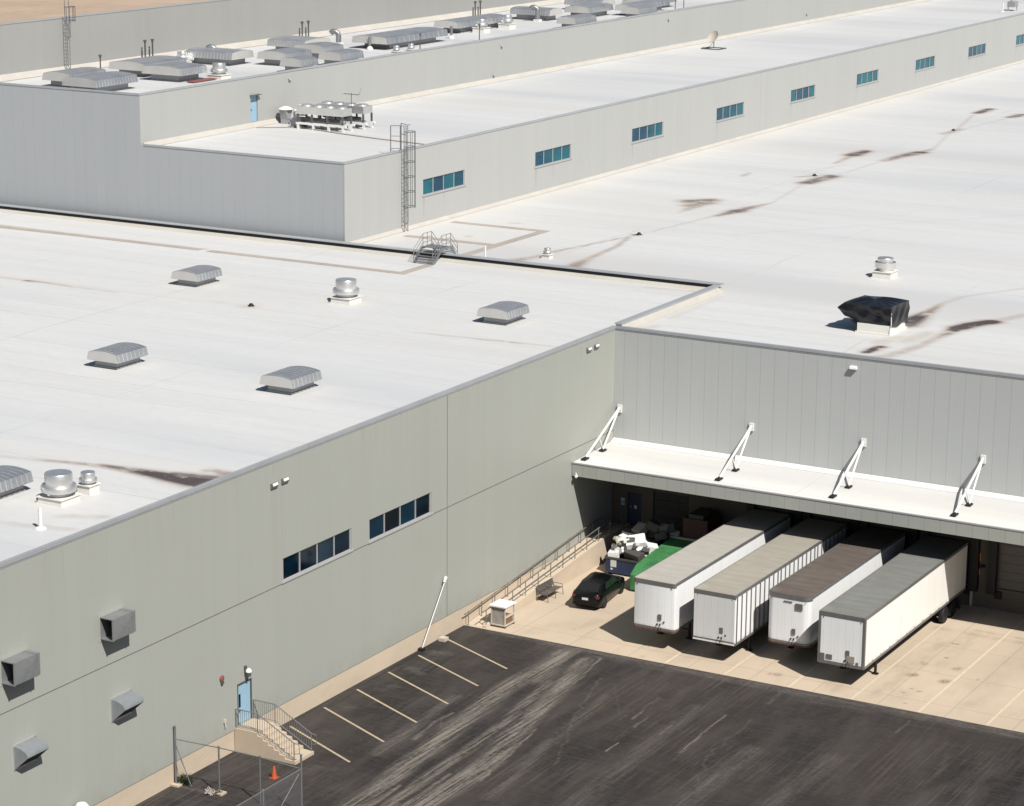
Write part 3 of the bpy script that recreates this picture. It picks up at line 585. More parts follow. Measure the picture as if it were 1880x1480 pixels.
tag(MB().prism([(13.45,-.01),(13.45,-.34),(13.62,-.30),(13.72,-.01)][::-1] and [(-.01,13.52),(-.24,13.56),(-.21,13.68),(-.01,13.74)], 'x', 15.88, 16.32).build('wall_light', M['white']), 'white box floodlight high on the dock wall above the canopy', 'wall light')
tag(MB().box(24.32,24.62,-.02,.026,2.85,3.35).box(24.36,24.58,-.03,-.021,3.05,3.3).build('warning_sign', M['signor']), 'upper orange warning sign on dock wall beside the white downspout', 'sign')
tag(MB().box(24.34,24.62,-.02,.026,2.0,2.35).build('warning_sign', M['signor']), 'lower orange warning sign on dock wall beside the white downspout', 'sign')
tag(MB().lathe([(.02,0),(.14,0),(.16,.05),(.14,.10),(.02,.12)], (24.78,-.1,2.5), 14).build('dock_lamp', M['navy']), 'dark blue round dock lamp next to the right dock door', 'lamp')
tag(MB().box(.62,.88,-.01,.026,3.02,3.25).build('notice_board', M['plate']), 'pale notice on dock wall left of the navy door, upper one', 'sign')
tag(MB().box(.62,.88,-.01,.026,2.76,2.96).build('notice_board', M['bluedoor']), 'pale blue notice on dock wall left of the navy door, lower one', 'sign')
cc = MB().tube([(.03,-5.4,6.15),(.25,-5.6,6.2),(.40,-5.75,6.05)], .03).lathe([(.02,.12),(.09,.1),(.11,0),(.05,-.1),(.01,-.12)], (.40,-5.78,5.95), 12)
tag(cc.build('security_camera', M['white'], smooth=True), 'small white dome camera at the left end of the canopy', 'camera')

# ------------------------------------------------------------------ tall hall (two steps)
XB, XT, YC = -30.72, -49.52, 15.9; ZB, ZT = 20.46, 24.33; TB, TT = 20.1, 23.7
tall = thing('tall_hall', 'tall stepped grey hall with row of blue ribbon windows and vents on its upper roof', 'building', (-45, 60, 0))
wins = [(27.0+18.08*i, 27.0+18.08*i+6.4, 16.5, 17.75) for i in range(20)]
tm = MB(); wall(tm, 'x', XB, YC, 420, 0, ZB-.15, wins, .12, -1); tm.build('wall', M['tallwall'], tall, True)
em = MB(); em.quad((XB-.001,YC,0),(XT,YC,0),(XT,YC,ZB-.15),(XB-.001,YC,ZB-.15)); em.quad((XT,YC,0),(-67.8,YC,0),(-67.8,YC,ZT-.15),(XT,YC,ZT-.15)); em.quad((XT,YC,ZB-.15),(XT,YC,ZB),(XT,YC,ZT-.15))
em.build('end_wall', M['tallend'], tall, True)
um = MB(); TD = (30.60, 31.62, 20.5, 22.72); wall(um, 'x', XT, YC+.002, 420, TB-.1, ZT-.15, (TD,), .15, -1); um.build('upper_wall', M['topwall'], tall, True)
MB().box(XB-.14,XB+.04,YC-.04,420,ZB-.14,ZB).box(XT+.3,XB-.142,YC-.04,YC+.12,ZB-.14,ZB).build('roof_edge', M['coping'], tall, True)
MB().box(XT-.14,XT+.04,YC-.04,420,ZT-.14,ZT).box(-67.7,XT-.142,YC-.04,YC+.12,ZT-.14,ZT).build('roof_edge', M['coping'], tall, True)
MB().box(XB-.10,XB-.001,YC-.02,YC-.001,0.5,ZB-.15).build('corner_trim', M['frame'], tall, True)
for i, wv in enumerate(wins): window(tall, XB, *wv, 4, M['glass'], .11)
grid('roof', M['roof'], XT+.02, XB-.02, YC+.2, 420, TB, 4.0, dict(stain=[], clean=[]), tall)
grid('upper_roof', M['roof'], -67.78, XT-.02, YC+.2, 420, TT, 4.0, dict(stain=[], clean=[]), tall)
MB().quad((XT+.003,YC+.3,ZB+.04),(XT+.003,420,ZB+.04),(XT+.30,420,TB+.02),(XT+.30,YC+.3,TB+.02)).quad((XB+.003,15.95,14.42),(XB+.003,420,14.42),(XB+.28,420,14.17),(XB+.28,15.95,14.17)).build('flashing', M['cant'], tall, True)
td = MB().box(XT-.14,XT-.10,TD[0]+.05,TD[1]-.05,TD[2]+.02,TD[3]-.05).build('door', M['bluedoor'], tall, True)
MB().box(XT-.099,XT-.06,30.72,30.84,21.45,21.6).build('handle', M['galv'], td, True)
MB().box(XT+.005,XT+.35,TD[0]-.15,TD[1]+.15,TD[3]+.01,TD[3]+.05).build('door_canopy', M['steel'], td, True)

rear = thing('rear_hall', 'tallest grey hall at the back with tan gravel roof and plain wall', 'building', (-95, 100, 0))
rm = MB(); wall(rm, 'x', -67.8, 15.9, 420, 0, 28.25, (), .1, -1); rm.quad((-130,15.9,0),(-67.8,15.9,0),(-67.8,15.9,28.25),(-130,15.9,28.25)); rm.quad((-130,15.9,0),(-130,420,0),(-130,420,28.25),(-130,15.9,28.25))
rm.build('wall', M['rearwall'], rear, True)
MB().quad((-130,16.1,28.18),(-68.0,16.1,28.18),(-68.0,420,28.18),(-130,420,28.18)).build('roof', M['gravel'], rear, True)
MB().box(-68.05,-67.76,15.86,420,28.26,28.36).build('roof_edge', M['coping'], rear, True)
MB().quad((-67.79,16.1,24.2),(-67.79,420,24.2),(-67.2,420,23.73),(-67.2,16.1,23.73)).build('flashing', M['cant'], rear, True)

# ------------------------------------------------------------------ roof ventilators
def gravity_vent(label, cx, cy, z, sx, sy, ribs=7, hb=.45, skirt=.48, arch=.12, turn=False, group='hooded roof vents', taper=.12):
    """barrel hood on a throat; profile across local x, ribs step along local y"""
    t = thing('roof_vent', label, 'roof vent', (cx,cy,z), R(90) if turn else 0, group)
    tx, ty = sx*.70, sy*.76
    MB().box(-tx/2,tx/2,-ty/2,ty/2,0,hb+.2).box(-tx/2-.06,tx/2+.06,-ty/2-.06,ty/2+.06,0,.10).build('throat', M['throat'], t)
    def prof(o):
        p = [(-sx/2-o,hb),(-sx/2+taper-o,hb+skirt)]
        n = 8
        for i in range(1,n): 
            u = i/n; p.append((-sx/2+taper+(sx-2*taper)*u, hb+skirt+o+arch*4*u*(1-u)))
        p += [(sx/2-taper+o,hb+skirt),(sx/2+o,hb)]
        return p
    m = MB(); seq = []
    y = -sy/2; rw = sy/(ribs*2+1)
    for i in range(ribs*2+1): seq.append((y, y+rw, .024 if i % 2 else 0.0)); y += rw
    for a, b, o in seq:
        p = prof(o); n = len(p)
        vs = [(q[0],a,q[1]) for q in p]+[(q[0],b,q[1]) for q in p]
        m.add(vs, [(i,i+1,n+i+1,n+i) for i in range(n-1)]+([tuple(range(n)), tuple(range(n,2*n))] if o else []))
    p = prof(0)
    m.box(-sx/2+.02,sx/2-.02,-sy/2+.02,sy/2-.02,hb+.10,hb+.13)
    hd = m.build('hood', M['alumhood'], t)
    for y in (-sy/2, sy/2-.02): MB().prism([(q[0]*.998, q[1]-.002) for q in p], 'y', y, y+.02).build('end_panel', M['hoodend'], hd)
    return t
gv = 'ribbed barrel-hood vent on the white low roof, '
gravity_vent(gv+'far left one below the tall hall', -31.5, -1.45, LR, 2.3, 2.8)
gravity_vent(gv+'left one nearest the photo edge', -20.5, -24.1, LR, 2.3, 2.85)
gravity_vent(gv+'closest to the wall above the ribbon windows', -8.28, -24.0, LR, 2.3, 2.9)
gravity_vent(gv+'far right one near the roof corner', -7.35, -1.4, LR, 2.35, 2.75)
gravity_vent('ribbed barrel-hood vent cut by the left photo edge beside two round fans', -8.1, -49.2, LR, 2.3, 2.85)
U2 = 'hooded vents on the upper roof'
ur = [
 ('broad dark-ended hood vent at the front left corner of the upper roof', -56.75, 20.2, 3.4, 5.4, 0, 14),
 ('low hood vent half hidden behind the corner hood on the upper roof', -60.8, 22.0, 3.0, 4.6, 0, 10),
 ('hood vent in front of four exhaust pipes near the upper roof ladder', -61.2, 32.2, 3.9, 5.8, 0, 14),
 ('hood vent with bright ribs left of the large fan by the red sheet', -56.6, 29.8, 4.1, 3.6, 0, 10),
 ('hood vent turned sideways behind the grey gooseneck pipe, left group', -61.1, 42.3, 3.4, 5.0, 1, 14),
 ('sideways hood vent in front of the second set of exhaust pipes', -61.4, 55.2, 4.5, 4.1, 1, 14),
 ('flat hood vent in the middle cluster behind the small striped hood', -56.0, 45.0, 3.2, 4.0, 0, 10),
 ('small striped hood vent overhanging the upper roof edge', -51.4, 40.5, 2.3, 2.6, 0, 7),
 ('hood vent at the rear of the middle cluster', -56.6, 51.3, 3.4, 3.2, 0, 10),
 ('hood vent at the right of the middle cluster near the roof edge', -51.5, 47.2, 2.5, 3.6, 0, 10),
 ('longest smooth hood vent, behind the two small fans', -56.8, 65.6, 4.0, 11.0, 0, 12),
 ('long hood vent running behind the twin fans below the third pipe set', -59.2, 83.0, 2.9, 10.0, 0, 12),
 ('sideways hood vent behind the pale gooseneck right of the twin fans', -59.6, 97.4, 2.9, 4.8, 1, 14),
 ('front hood vent of the right cluster close to the roof edge', -51.3, 91.0, 2.3, 4.6, 0, 8),
 ('hood vent behind the front one in the right cluster', -56.8, 104.2, 3.1, 5.7, 0, 10),
 ('sideways hood vent at the top photo edge in the right cluster', -60.7, 111.8, 3.4, 4.7, 1, 14),
 ('narrow hood vent between two others at the far right of the cluster', -53.9, 111.2, 1.9, 9.6, 0, 10),
 ('hood vent at the far right touching the upper roof edge', -51.3, 105.4, 2.3, 4.2, 0, 8),
 ('farthest hood vent beside the tall mast poles', -56.4, 118.2, 3.8, 6.4, 0, 10)]
for lb, cx, cy, sx, sy, tn, rb in ur:
    gravity_vent(lb, cx, cy, TT, sx, sy, rb, .55, .58, .14, bool(tn), U2, .14)

def fan(label, cx, cy, z, k=1.0, curb=1.45, ch=.36, inv=False, group='round roof fans', cap=1.0):
    t = thing('roof_fan', label, 'roof fan', (cx,cy,z), 0, group)
    m = MB(); c = curb/2; m.box(-c,c,-c,c,0,ch); m.box(-c-.06,c+.06,-c-.06,c+.06,ch-.001,ch+.05); m.prism([(-c-.18,0),(-c-.004,.12),(-c-.004,0)], 'y', -c, c)
    m.build('curb', M['flash'], t)
    z0 = ch+.05
    if not inv:
        MB().lathe([(.60*k,z0),(.62*k,z0+.06*k),(.58*k,z0+.18*k),(.82*k,z0+.20*k),(.885*k,z0+.24*k),(.89*k,z0+.48*k),(.85*k,z0+.55*k),(.69*k,z0+.58*k)], n=28).build('housing', M['alum'], t, smooth=True)
        MB().lathe([(.69*k,z0+.58*k),(.70*k,z0+1.10*k*cap),(.67*k,z0+1.15*k*cap),(.4*k,z0+1.17*k*cap),(.02,z0+1.18*k*cap)], n=28).build('cap', M['alum'], t, smooth=True)
    else:
        MB().lathe([(.55*k,z0),(.58*k,z0+.12*k),(.74*k,z0+.24*k),(.76*k,z0+.62*k),(.72*k,z0+.64*k),(.70*k,z0+.5*k)], n=28).build('housing', M['alum'], t, smooth=True)
        MB().lathe([(.58*k,z0+.45*k),(.58*k,z0+.88*k),(.54*k,z0+.93*k),(.35*k,z0+.96*k),(.02,z0+.97*k)], n=28).build('cap', M['alum'], t, smooth=True)
    return t
fan('large round fan in the middle of the white low roof', -19.2, -1.6, LR)
fan('large round fan at the left photo edge above the grey wall', -4.63, -48.7, LR, .95, 1.4, .3)
fan('small round fan beside the large one at the left photo edge', -4.45, -46.75, LR, .5, .75, .42)
fan('open-collar round fan behind the black tarp on the right roof', 8.1, 25.7, LR, .98, 1.35, .45, True)
fan('tiny round fan on the right roof beside the expansion joint', -15.6, 19.6, LR, .36, .6, .3)
fan('drum fan in front of the gooseneck pipe on the upper roof', -63.6, 40.2, TT, .62, 1.2, .3)
fan('drum fan standing by the red sheet on the upper roof', -54.1, 32.6, TT, .80, 1.4, .3)
fan('left of two small fans at the upper roof edge', -52.4, 57.8, TT, .40, .7, .25)
fan('right of two small fans at the upper roof edge', -52.3, 60.2, TT, .40, .7, .25)
fan('left of the twin drum fans on the upper roof', -56.6, 80.6, TT, .72, 1.3, .5)
fan('right of the twin drum fans on the upper roof', -56.7, 86.0, TT, .72, 1.3, .5)

def pipe_cap(label, x, y, z, h, r=.06, cap=.16, mat='steel', group=None, name='vent_pipe'):
    m = MB().lathe([(r,0),(r,h-.3),(r*1.2,h-.28),(cap*.6,h-.26),(cap*.6,h-.14),(cap,h-.12),(cap,h-.05),(cap*.3,h)], n=10)
    o = m.build(name, M[mat], smooth=True); o.location = (x,y,z)
    return tag(o, label, 'pipe', group)
pipe_cap('lone thin exhaust pipe with dark cap at left of the upper roof', -65.2, 30.8, TT, 1.5)
for (x0,y0,zs,zt,lb) in ((-64.3,35.4,25.5,26.1,'left set'), (-64.6,60.0,25.3,25.9,'second set'), (-61.9,88.0,25.5,26.1,'third set')):
    for k, dy in enumerate((0,.45,1.05,1.5)):
        tall_ = k % 2
        pipe_cap(('capped tall' if tall_ else 'short')+' exhaust pipe in the '+lb+' of four behind an upper roof hood', x0, y0+dy, TT, (zt if tall_ else zs)-TT, .07, .17 if tall_ else .08, group='exhaust pipes, '+lb)
def mast(label, x, y, h):
    t = thing('mast', label, 'mast', (x,y,TT)); MB().lathe([(.05,0),(.05,h-.25),(.09,h-.24),(.09,h)], n=8).build('pole', M['steel'], t); MB().box(-.45,.45,-.09,.09,.0,.07).box(-.09,.09,-.45,.45,.071,.12).build('foot', M['steel'], t)
mast('dark pole on cross foot just right of the two small fans', -52.3, 61.8, 1.6)
mast('dark pole on cross foot in front of the twin drum fans', -52.3, 72.8, 1.7)
mast('left dark mast of the pair at the upper roof edge', -52.2, 116.2, 2.2)
mast('right dark mast of the pair at the upper roof edge', -52.3, 118.6, 2.2)
def goose(label, x, y, z, h, r, ang=200):
    a = R(ang); pts = [(0,0,0),(0,0,h-r*1.6)]
    for i in range(1,7): 
        u = math.pi*.80*i/6; pts.append((math.cos(a)*r*1.6*(1-math.cos(u)), math.sin(a)*r*1.6*(1-math.cos(u)), h-r*1.6+r*1.6*math.sin(u)))
    t = thing('gooseneck_vent', label, 'gooseneck vent', (x,y,z)); MB().tube(pts, r, 12).build('duct', M['galv'], t, smooth=True); MB().box(-r*1.3,r*1.3,-r*1.3,r*1.3,0,.22).build('curb', M['flash'], t)
goose('grey gooseneck duct among the left hoods of the upper roof', -62.0, 42.9, TT, 1.35, .24)
goose('pale gooseneck duct behind the middle cluster of hoods', -61.7, 62.3, TT, 1.25, .26)
goose('pale blue gooseneck before the sideways hood right of the twin fans', -58.2, 95.2, TT, 1.5, .26)
goose('gooseneck duct at the top photo edge in the right cluster', -57.0, 116.5, TT, 1.5, .3)
for lb, x, y, h in (('short grey stub pipe in front of the longest hood', -56.7, 60.0, 1.2), ('short grey stub pipe left of the twin fans', -56.0, 73.7, 1.2)):
    t = thing('stub_pipe', lb, 'pipe', (x,y,TT)); MB().lathe([(.13,0),(.13,h),(.10,h)], n=10).build('pipe', M['galv'], t, smooth=True); MB().lathe([(.3,0),(.3,.12),(.15,.3)], n=12).build('boot', M['flash'], t)
tag(MB().cbox((-53.9,29.9,TT+.10),(.75,3.2,.08)).build('red_sheet', M['red']), 'faded red sheet lying at the upper roof edge by a drum fan', 'sheet')
t = thing('vent_stub', 'short white plastic pipe with round foot near the low roof edge', 'pipe', (-2.5,-52.6,LR))
MB().lathe([(.09,0),(.09,1.0),(.07,1.0)], n=12).build('pipe', M['white'], t, smooth=True); MB().lathe([(.28,0),(.26,.05),(.1,.12)], n=14).build('boot', M['flash'], t, smooth=True)
t = thing('vent_stub', 'slim white post behind the crossover stairs on the right roof', 'pipe', (-19.1,16.6,LR))
MB().lathe([(.07,0),(.07,1.05)], n=10).build('pipe', M['white'], t, smooth=True); MB().lathe([(.2,0),(.1,.1)], n=12).build('boot', M['flash'], t)
t = thing('vent_stub', 'stubby grey pipe at the left photo edge beside the low roof parapet', 'pipe', (-4.2,-54.9,LR))
MB().lathe([(.14,0),(.14,.6),(.11,.6)], n=12).build('pipe', M['galv'], t, smooth=True); MB().lathe([(.3,0),(.16,.12)], n=14).build('boot', M['flash'], t)
def drain(label, x, y):
    tag(MB().lathe([(.24,0),(.22,.04),(.15,.08),(.12,.16),(.04,.19)], (x,y,LR), 14).build('roof_drain', M['black'], smooth=True), label, 'drain')
drain('dark dome drain alone on the white low roof', -23.83, -5.9); drain('dark dome drain on the right roof near the walkway strips', -14.46, 32.2)
drain('dark dome drain at a brown stain halfway along the right roof', -14.9, 68.0); drain('farthest dark dome drain on the right roof', -15.0, 104.6)

# walkway pads on the roofs
def pad(label, x0, x1, y0, y1):
    tag(MB().box(x0,x1,y0,y1,LR+.004,LR+.03).build('walkway_strip', M['pad']), label, 'walkway strip', None)
pad('long tan walkway strip on the low roof running to the left edge', -72, -39.0, 8.85, 9.5); pad('tan walkway strip on the low roof ending below the crossover stairs', -38.2, -21.9, 8.75, 9.4)
pad('short tan walkway strip leading up to the crossover stairs', -21.85, -21.15, 8.75, 12.7)
pad('tan walkway strip from the crossover stairs away along the right roof', -21.75, -21.0, 16.8, 29.2); pad('tan walkway strip from the caged ladder foot', -29.4, -21.78, 21.9, 22.6); pad('farther tan walkway strip beside the tall hall wall', -29.6, -21.0, 29.3, 29.95)

# tarp-covered unit
t = thing('tarped_unit', 'rooftop unit wrapped in black tarpaulin on white curb', 'rooftop unit', (14.4,8.7,LR))
MB().box(-1.05,1.1,-1.4,1.4,0,.62).box(-1.15,1.2,-1.5,1.5,0,.10).build('curb', M['flash'], t)
tp = MB(); nu, nv = 56, 14; ring = []
cs = [(-2.0,-1.3),(1.15,-1.38),(1.2,1.65),(-1.85,1.75)]
def tarp_pt(u, v):
    s = u*4; i = int(s) % 4; f = s-int(s); a = cs[i]; b = cs[(i+1)%4]
    x = a[0]+(b[0]-a[0])*f; y = a[1]+(b[1]-a[1])*f
    left = max(0, min(1, (-.9-x)/1.4))
    z = 1.80-v*(1.36+.06*math.sin(u*40)+.10*math.sin(u*23+1)-.12*left)+.035*math.sin(x*2.1+y)
    sh = math.sin(math.pi*min(1,v*1.1))
    x += left*(-.70*v/.34 if v < .34 else -.70+(v-.34)*2.2); y += (.12*sh*math.sin(u*61+v*7)+.10*sh*math.sin(u*33-v*9))*(1 if i in (0,2) else .4)
    x += .07*sh*math.sin(u*71+v*6)*(1 if i in (1,3) else .3)
    z += left*v*.18-.07*v*(1-left)*math.sin(u*17)
    return (x,y,z)
vs = [tarp_pt(u/nu, v/nv) for v in range(nv+1) for u in range(nu)]
fs = [(v*nu+u, v*nu+(u+1)%nu, (v+1)*nu+(u+1)%nu, (v+1)*nu+u) for v in range(nv) for u in range(nu)]
tp.add(vs, fs); c0 = len(tp.v)
inner = [((q[0]+.5)*.55-.5, q[1]*.55+.1, q[2]+.08+.04*math.sin(i*1.7)) for i, q in enumerate(vs[:nu])]
tp.add(vs[:nu]+inner+[(-.5,.1,1.9)], [(u,(u+1)%nu,nu+(u+1)%nu,nu+u) for u in range(nu)]+[(nu+u,nu+(u+1)%nu,2*nu) for u in range(nu)])
tp.build('tarp', M['tarp'], t, smooth=True, angle=60)
MB().tube([(1.18,-1.40,1.45),(1.22,-1.43,.75),(1.15,-1.45,.15)], .025, 5).build('tie_rope', M['white'], t)

# crossover stairs
t = thing('crossover_stairs', 'galvanised crossover stairs with handrails over the roof joint', 'stairs', (-22.1,14.65,LR))
X0, X1 = -.8, .8
MB().box(X0,X1,-.45,.75,.96,1.0).build('platform', M['galv'], t)
st = MB()
for i in range(5):
    st.box(X0,X1,-1.75+i*.26,-1.55+i*.26,.12+i*.17,.15+i*.17); st.box(X0,X1,1.75-i*.2-.2,1.75-i*.2,.12+i*.17,.15+i*.17)
st.build('treads', M['galv'], t)
for x in (X0-.04, X1):
    sg = MB(); sg.prism([(-1.8,0),(-1.5,0),(-.4,.9),(-.4,1.05),(-.6,1.05)], 'x', x, x+.04); sg.prism([(1.8,0),(1.55,0),(.75,.85),(.75,1.05),(.95,1.05)], 'x', x, x+.04); sg.box(x,x+.04,-.4,.75,.86,1.02); sg.build('stringer', M['galv'], t)
for x in (X0, X1):
    rl = MB()
    for dz in (.95,.62,.3):
        rl.tube([(x,-1.75,.05+dz),(x,-.45,1.0+dz),(x,.75,1.0+dz),(x,1.75,.08+dz)], .022, 5)
    for y, zb in ((-1.75,0),(-.45,1.0),(.15,1.0),(.75,1.0),(1.75,0.05)): rl.tube([(x,y,zb),(x,y,zb+.96)], .024, 5)
    rl.build('handrail', M['galv'], t)

# caged ladders
def ladder(label, x, yc, z0, z1, wall_top, extra=True, cage_from=2.0):
    t = thing('caged_ladder', label, 'ladder', (x,yc,z0))
    top = z1-z0; m = MB()
    for y in (-.26,.26): m.tube([(0,y,0),(0,y,top)], .035, 5)
    m.build('stiles', M['galv'], t)
    m = MB(); z = .3
    while z < wall_top-z0+.1: m.tube([(0,-.26,z),(0,.26,z)], .018, 5); z += .3
    m.build('rungs', M['galv'], t)
    m = MB(); hoop = [(0,-.30),(.30,-.42),(.62,-.36),(.78,0),(.62,.36),(.30,.42),(0,.30)]
    z = cage_from; zs = []
    while z <= top+.01: zs.append(z); z += 1.15
    for z in zs: m.tube([(a,b,z) for a,b in hoop], .028, 5)
    for a,b in hoop[1:-1]: m.tube([(a,b,cage_from-.1),(a,b,zs[-1])], .022, 4)
    m.build('cage', M['steel'], t)
    if extra:
        m = MB()
        for y in (-.42,.42):
            m.tube([(-.25,y,wall_top-z0),(-.25,y,top),(.1,y,top)], .03, 5)
        for dz in (0,.95,1.75): m.tube([(-.9,-.75,wall_top-z0+.15+dz),(-.25,-.42,wall_top-z0+.15+dz)], .026, 5)
        m.tube([(-.9,-.75,wall_top-z0-.25),(-.9,-.75,top)], .035, 5); m.tube([(-.9,.75,wall_top-z0-.25),(-.9,.75,top)], .035, 5)
        for dz in (.95,1.75): m.tube([(-.9,.75,wall_top-z0+.15+dz),(-.25,.42,wall_top-z0+.15+dz)], .026, 5)
        m.build('guard_rail', M['steel'], t)
ladder('tall caged ladder on the windowed wall beside its first window', -30.35, 23.9, LR, 22.35, ZB)
ladder('thin caged ladder against the rear hall at top left', -67.35, 29.2, TT, 29.8, 28.3, False, 4.4)

# chillers
def chiller(label, x0, x1, y0, y1):
    t = thing('chiller', label, 'chiller', ((x0+x1)/2,(y0+y1)/2,TB), 0, 'rooftop chillers'); L = x1-x0; Wd = y1-y0; a = L/2; b = Wd/2
    m = MB()
    for y in (-b,b-.18): m.box(-a-.1,a+.3,y,y+.18,.38,.55)
    for x in (-a,-a/3,a/3,a-.1): m.box(x,x+.2,-b,-b+.18,0,.38).box(x,x+.2,b-.18,b,0,.38)
    m.build('base_frame', M['white'], t)
    m = MB()
    for x in (-a,-a*.38,a*.3,a-.12):
        m.box(x,x+.14,-b,-b+.12,.552,1.25).box(x,x+.14,b-.12,b,.552,1.25)
    m.tube([(-a+.2,-.15,.8),(a-.6,-.15,.8)], .14, 10); m.tube([(-a+.4,.3,.75),(a-1.2,.3,.75)], .10, 10); m.build('compressor_frame', M['steel'], t)
    MB().box(-a,a,-b,b,1.25,1.85).build('cabinet', M['alum'], t)
    for k in range(4):
        MB().lathe([(.46,0),(.48,.12),(.42,.14),(.1,.10)], (-a+L*(k+.5)/4,0,1.851), 18).build('fan_ring', M['alum'], t, smooth=True)
chiller('nearer of two rooftop chillers below the upper hall wall', -46.0, -41.5, 32.1, 33.5); chiller('farther of two rooftop chillers below the upper hall wall', -45.6, -41.1, 34.6, 36.0)
t = thing('intake_hood', 'white-capped louvred intake duct left of the chillers', 'duct', (-48.6,34.3,TB))
MB().prism([(-.28,.4),(.28,.4),(.48,1.2),(-.48,1.2)], 'x', -.34, .34).box(-.3,.3,-.3,.8,0,.4).build('louvre_box', M['throat'], t); MB().lathe([(.62,1.2),(.60,1.25),(.25,1.42),(.05,1.46)], n=16).build('cap', M['white'], t, smooth=True)
t = thing('insulated_pipes', 'white insulated pipes and valves between the intake duct and the chillers', 'pipes', (-47.2,34.3,TB))
MB().tube([(-1.0,.3,.35),(-.3,.1,.85),(.6,-.1,.95),(1.3,-.2,.8)], .16, 8).tube([(.0,-.7,1.25),(1.4,-1.0,1.25)], .13, 8).tube([(.45,-.8,1.25),(.45,-.8,1.75),(.75,-.85,1.75)], .07, 6).tube([(-.2,-.5,0),(-.2,-.5,1.2),(.1,-.6,1.25)], .09, 6).build('pipe_run', M['white'], t, smooth=True)
MB().box(.2,1.2,-1.6,-.4,.1,.75).build('valve_box', M['throat'], t)
t = thing('antenna', 'thin television style antenna mast behind the chillers', 'antenna', (-41.9,34.05,TB))
MB().tube([(0,0,0),(0,0,3.0)], .03, 5).build('mast', M['steel'], t)
m = MB().tube([(-.75,0,2.9),(.75,0,2.9)], .02, 4)
for k in range(6): m.tube([(-.7+k*.28,-.32,2.9),(-.7+k*.28,.32,2.9)], .012, 4)
m.tube([(.75,0,2.9),(1.0,0,3.5)], .012, 4); m.build('array', M['steel'], t)
t = thing('satellite_dish', 'white satellite dish on skid beside the upper hall wall', 'satellite dish', (-45.6,112.4,TB))
MB().box(-1.1,1.1,-1.0,-.85,.02,.10).box(-1.1,1.1,.85,1.0,.02,.10).box(-1.1,-.95,-.85,.85,.02,.10).box(.95,1.1,-.85,.85,.02,.10).build('skid', M['steel'], t)
dm_ = MB(); rr = Matrix.Rotation(R(-20),3,'Z') @ Matrix.Rotation(R(58),3,'X'); vs = []; n = 20
for i in range(6):
    for k in range(n):
        r_ = .78*(i+.02)/5; vs.append(rr @ Vector((r_*math.cos(2*math.pi*k/n)*.9, r_*math.sin(2*math.pi*k/n), .22*(r_/.78)**2)) + Vector((0,0,1.2)))
dm_.add(vs, [(i*n+k,i*n+(k+1)%n,(i+1)*n+(k+1)%n,(i+1)*n+k) for i in range(5) for k in range(n)]); dm_.build('reflector', M['cream'], t, smooth=True, angle=80)
MB().tube([(0,0,.08),(0,.05,1.1)], .05, 6).tube([(-.6,0,.1),(0,.05,.8)], .025, 5).build('post', M['steel'], t)
t = thing('pipe_run', 'thin conduit lying across the windowed hall roof toward its edge', 'conduit', (-40,31,TB))
MB().tube([(-9.0,-.4,.06),(-6,1.6,.06),(-.5,0,.06),(3,-.8,.06),(8,-1.6,.06)], .05, 5).build('conduit', M['pad'], t)
t = thing('roof_unit', 'tiny grey unit at the far end of the windowed hall roof', 'rooftop unit', (-34.5,181,TB)); MB().box(-.5,.5,-.7,.7,.5,1.2).box(-.45,-.35,-.6,-.5,0,.5).box(.35,.45,.5,.6,0,.5).build('cabinet', M['throat'], t); MB().lathe([(.3,1.2),(.32,1.4),(.05,1.42)], n=12).build('fan', M['alum'], t)
t = thing('vent_stub', 'white post at the far end of the windowed hall roof', 'pipe', (-35.0,178.6,TB)); MB().lathe([(.08,0),(.08,1.2)], n=8).build('pipe', M['white'], t); MB().lathe([(.25,0),(.1,.1)], n=10).build('boot', M['flash'], t)

# ------------------------------------------------------------------ things on the walls
def wlight(label, y, z, x=0.0, w=.55):
    t = thing('wall_light', label, 'wall light', (x,y,z), 0, 'box lights high on the grey wall')
    MB().prism([(0.002,-.13),(.10,-.13),(.15,.02),(.11,.13),(0.002,.13)], 'y', -w/2, w/2).build('housing', M['railst'], t)
    MB().prism([(.152,.0),(.165,.0),(.14,.10),(.115,.132)], 'y', -w/2+.06, w/2-.06).build('visor', M['white'], t)
wlight('left of the two box lights above the left ribbon window', -37.7, 13.0); wlight('right of the two box lights above the left ribbon window', -36.75, 13.04)
wlight('left of the two box lights by the inner roof corner', -3.65, 13.56); wlight('right of the two box lights by the inner roof corner', -2.65, 13.58)
for lb, y, z in (('tiny white wall fixture on the upper hall wall right of its blue door', 36.2, 23.5), ('tiny wall fixture low on the upper hall wall, middle', 70.7, 20.7), ('tiny dark wall fixture high on the upper hall wall, middle', 72.2, 23.36), ('tiny dark wall fixture high on the upper hall wall, right', 108.9, 23.3), ('tiny hook-shaped pipe on the upper hall wall at far right', 147.6, 21.2)):
    t = thing('wall_fixture', lb, 'wall fixture', (XT,y,z)); MB().box(.002,.12,-.11,.11,-.10,.08).build('housing', M['railst'], t); MB().prism([(.121,-.04),(.16,-.02),(.13,.10),(.005,.12),(.005,.085),(.121,.085)], 'y', -.12, .12).build('visor', M['frame'], t)
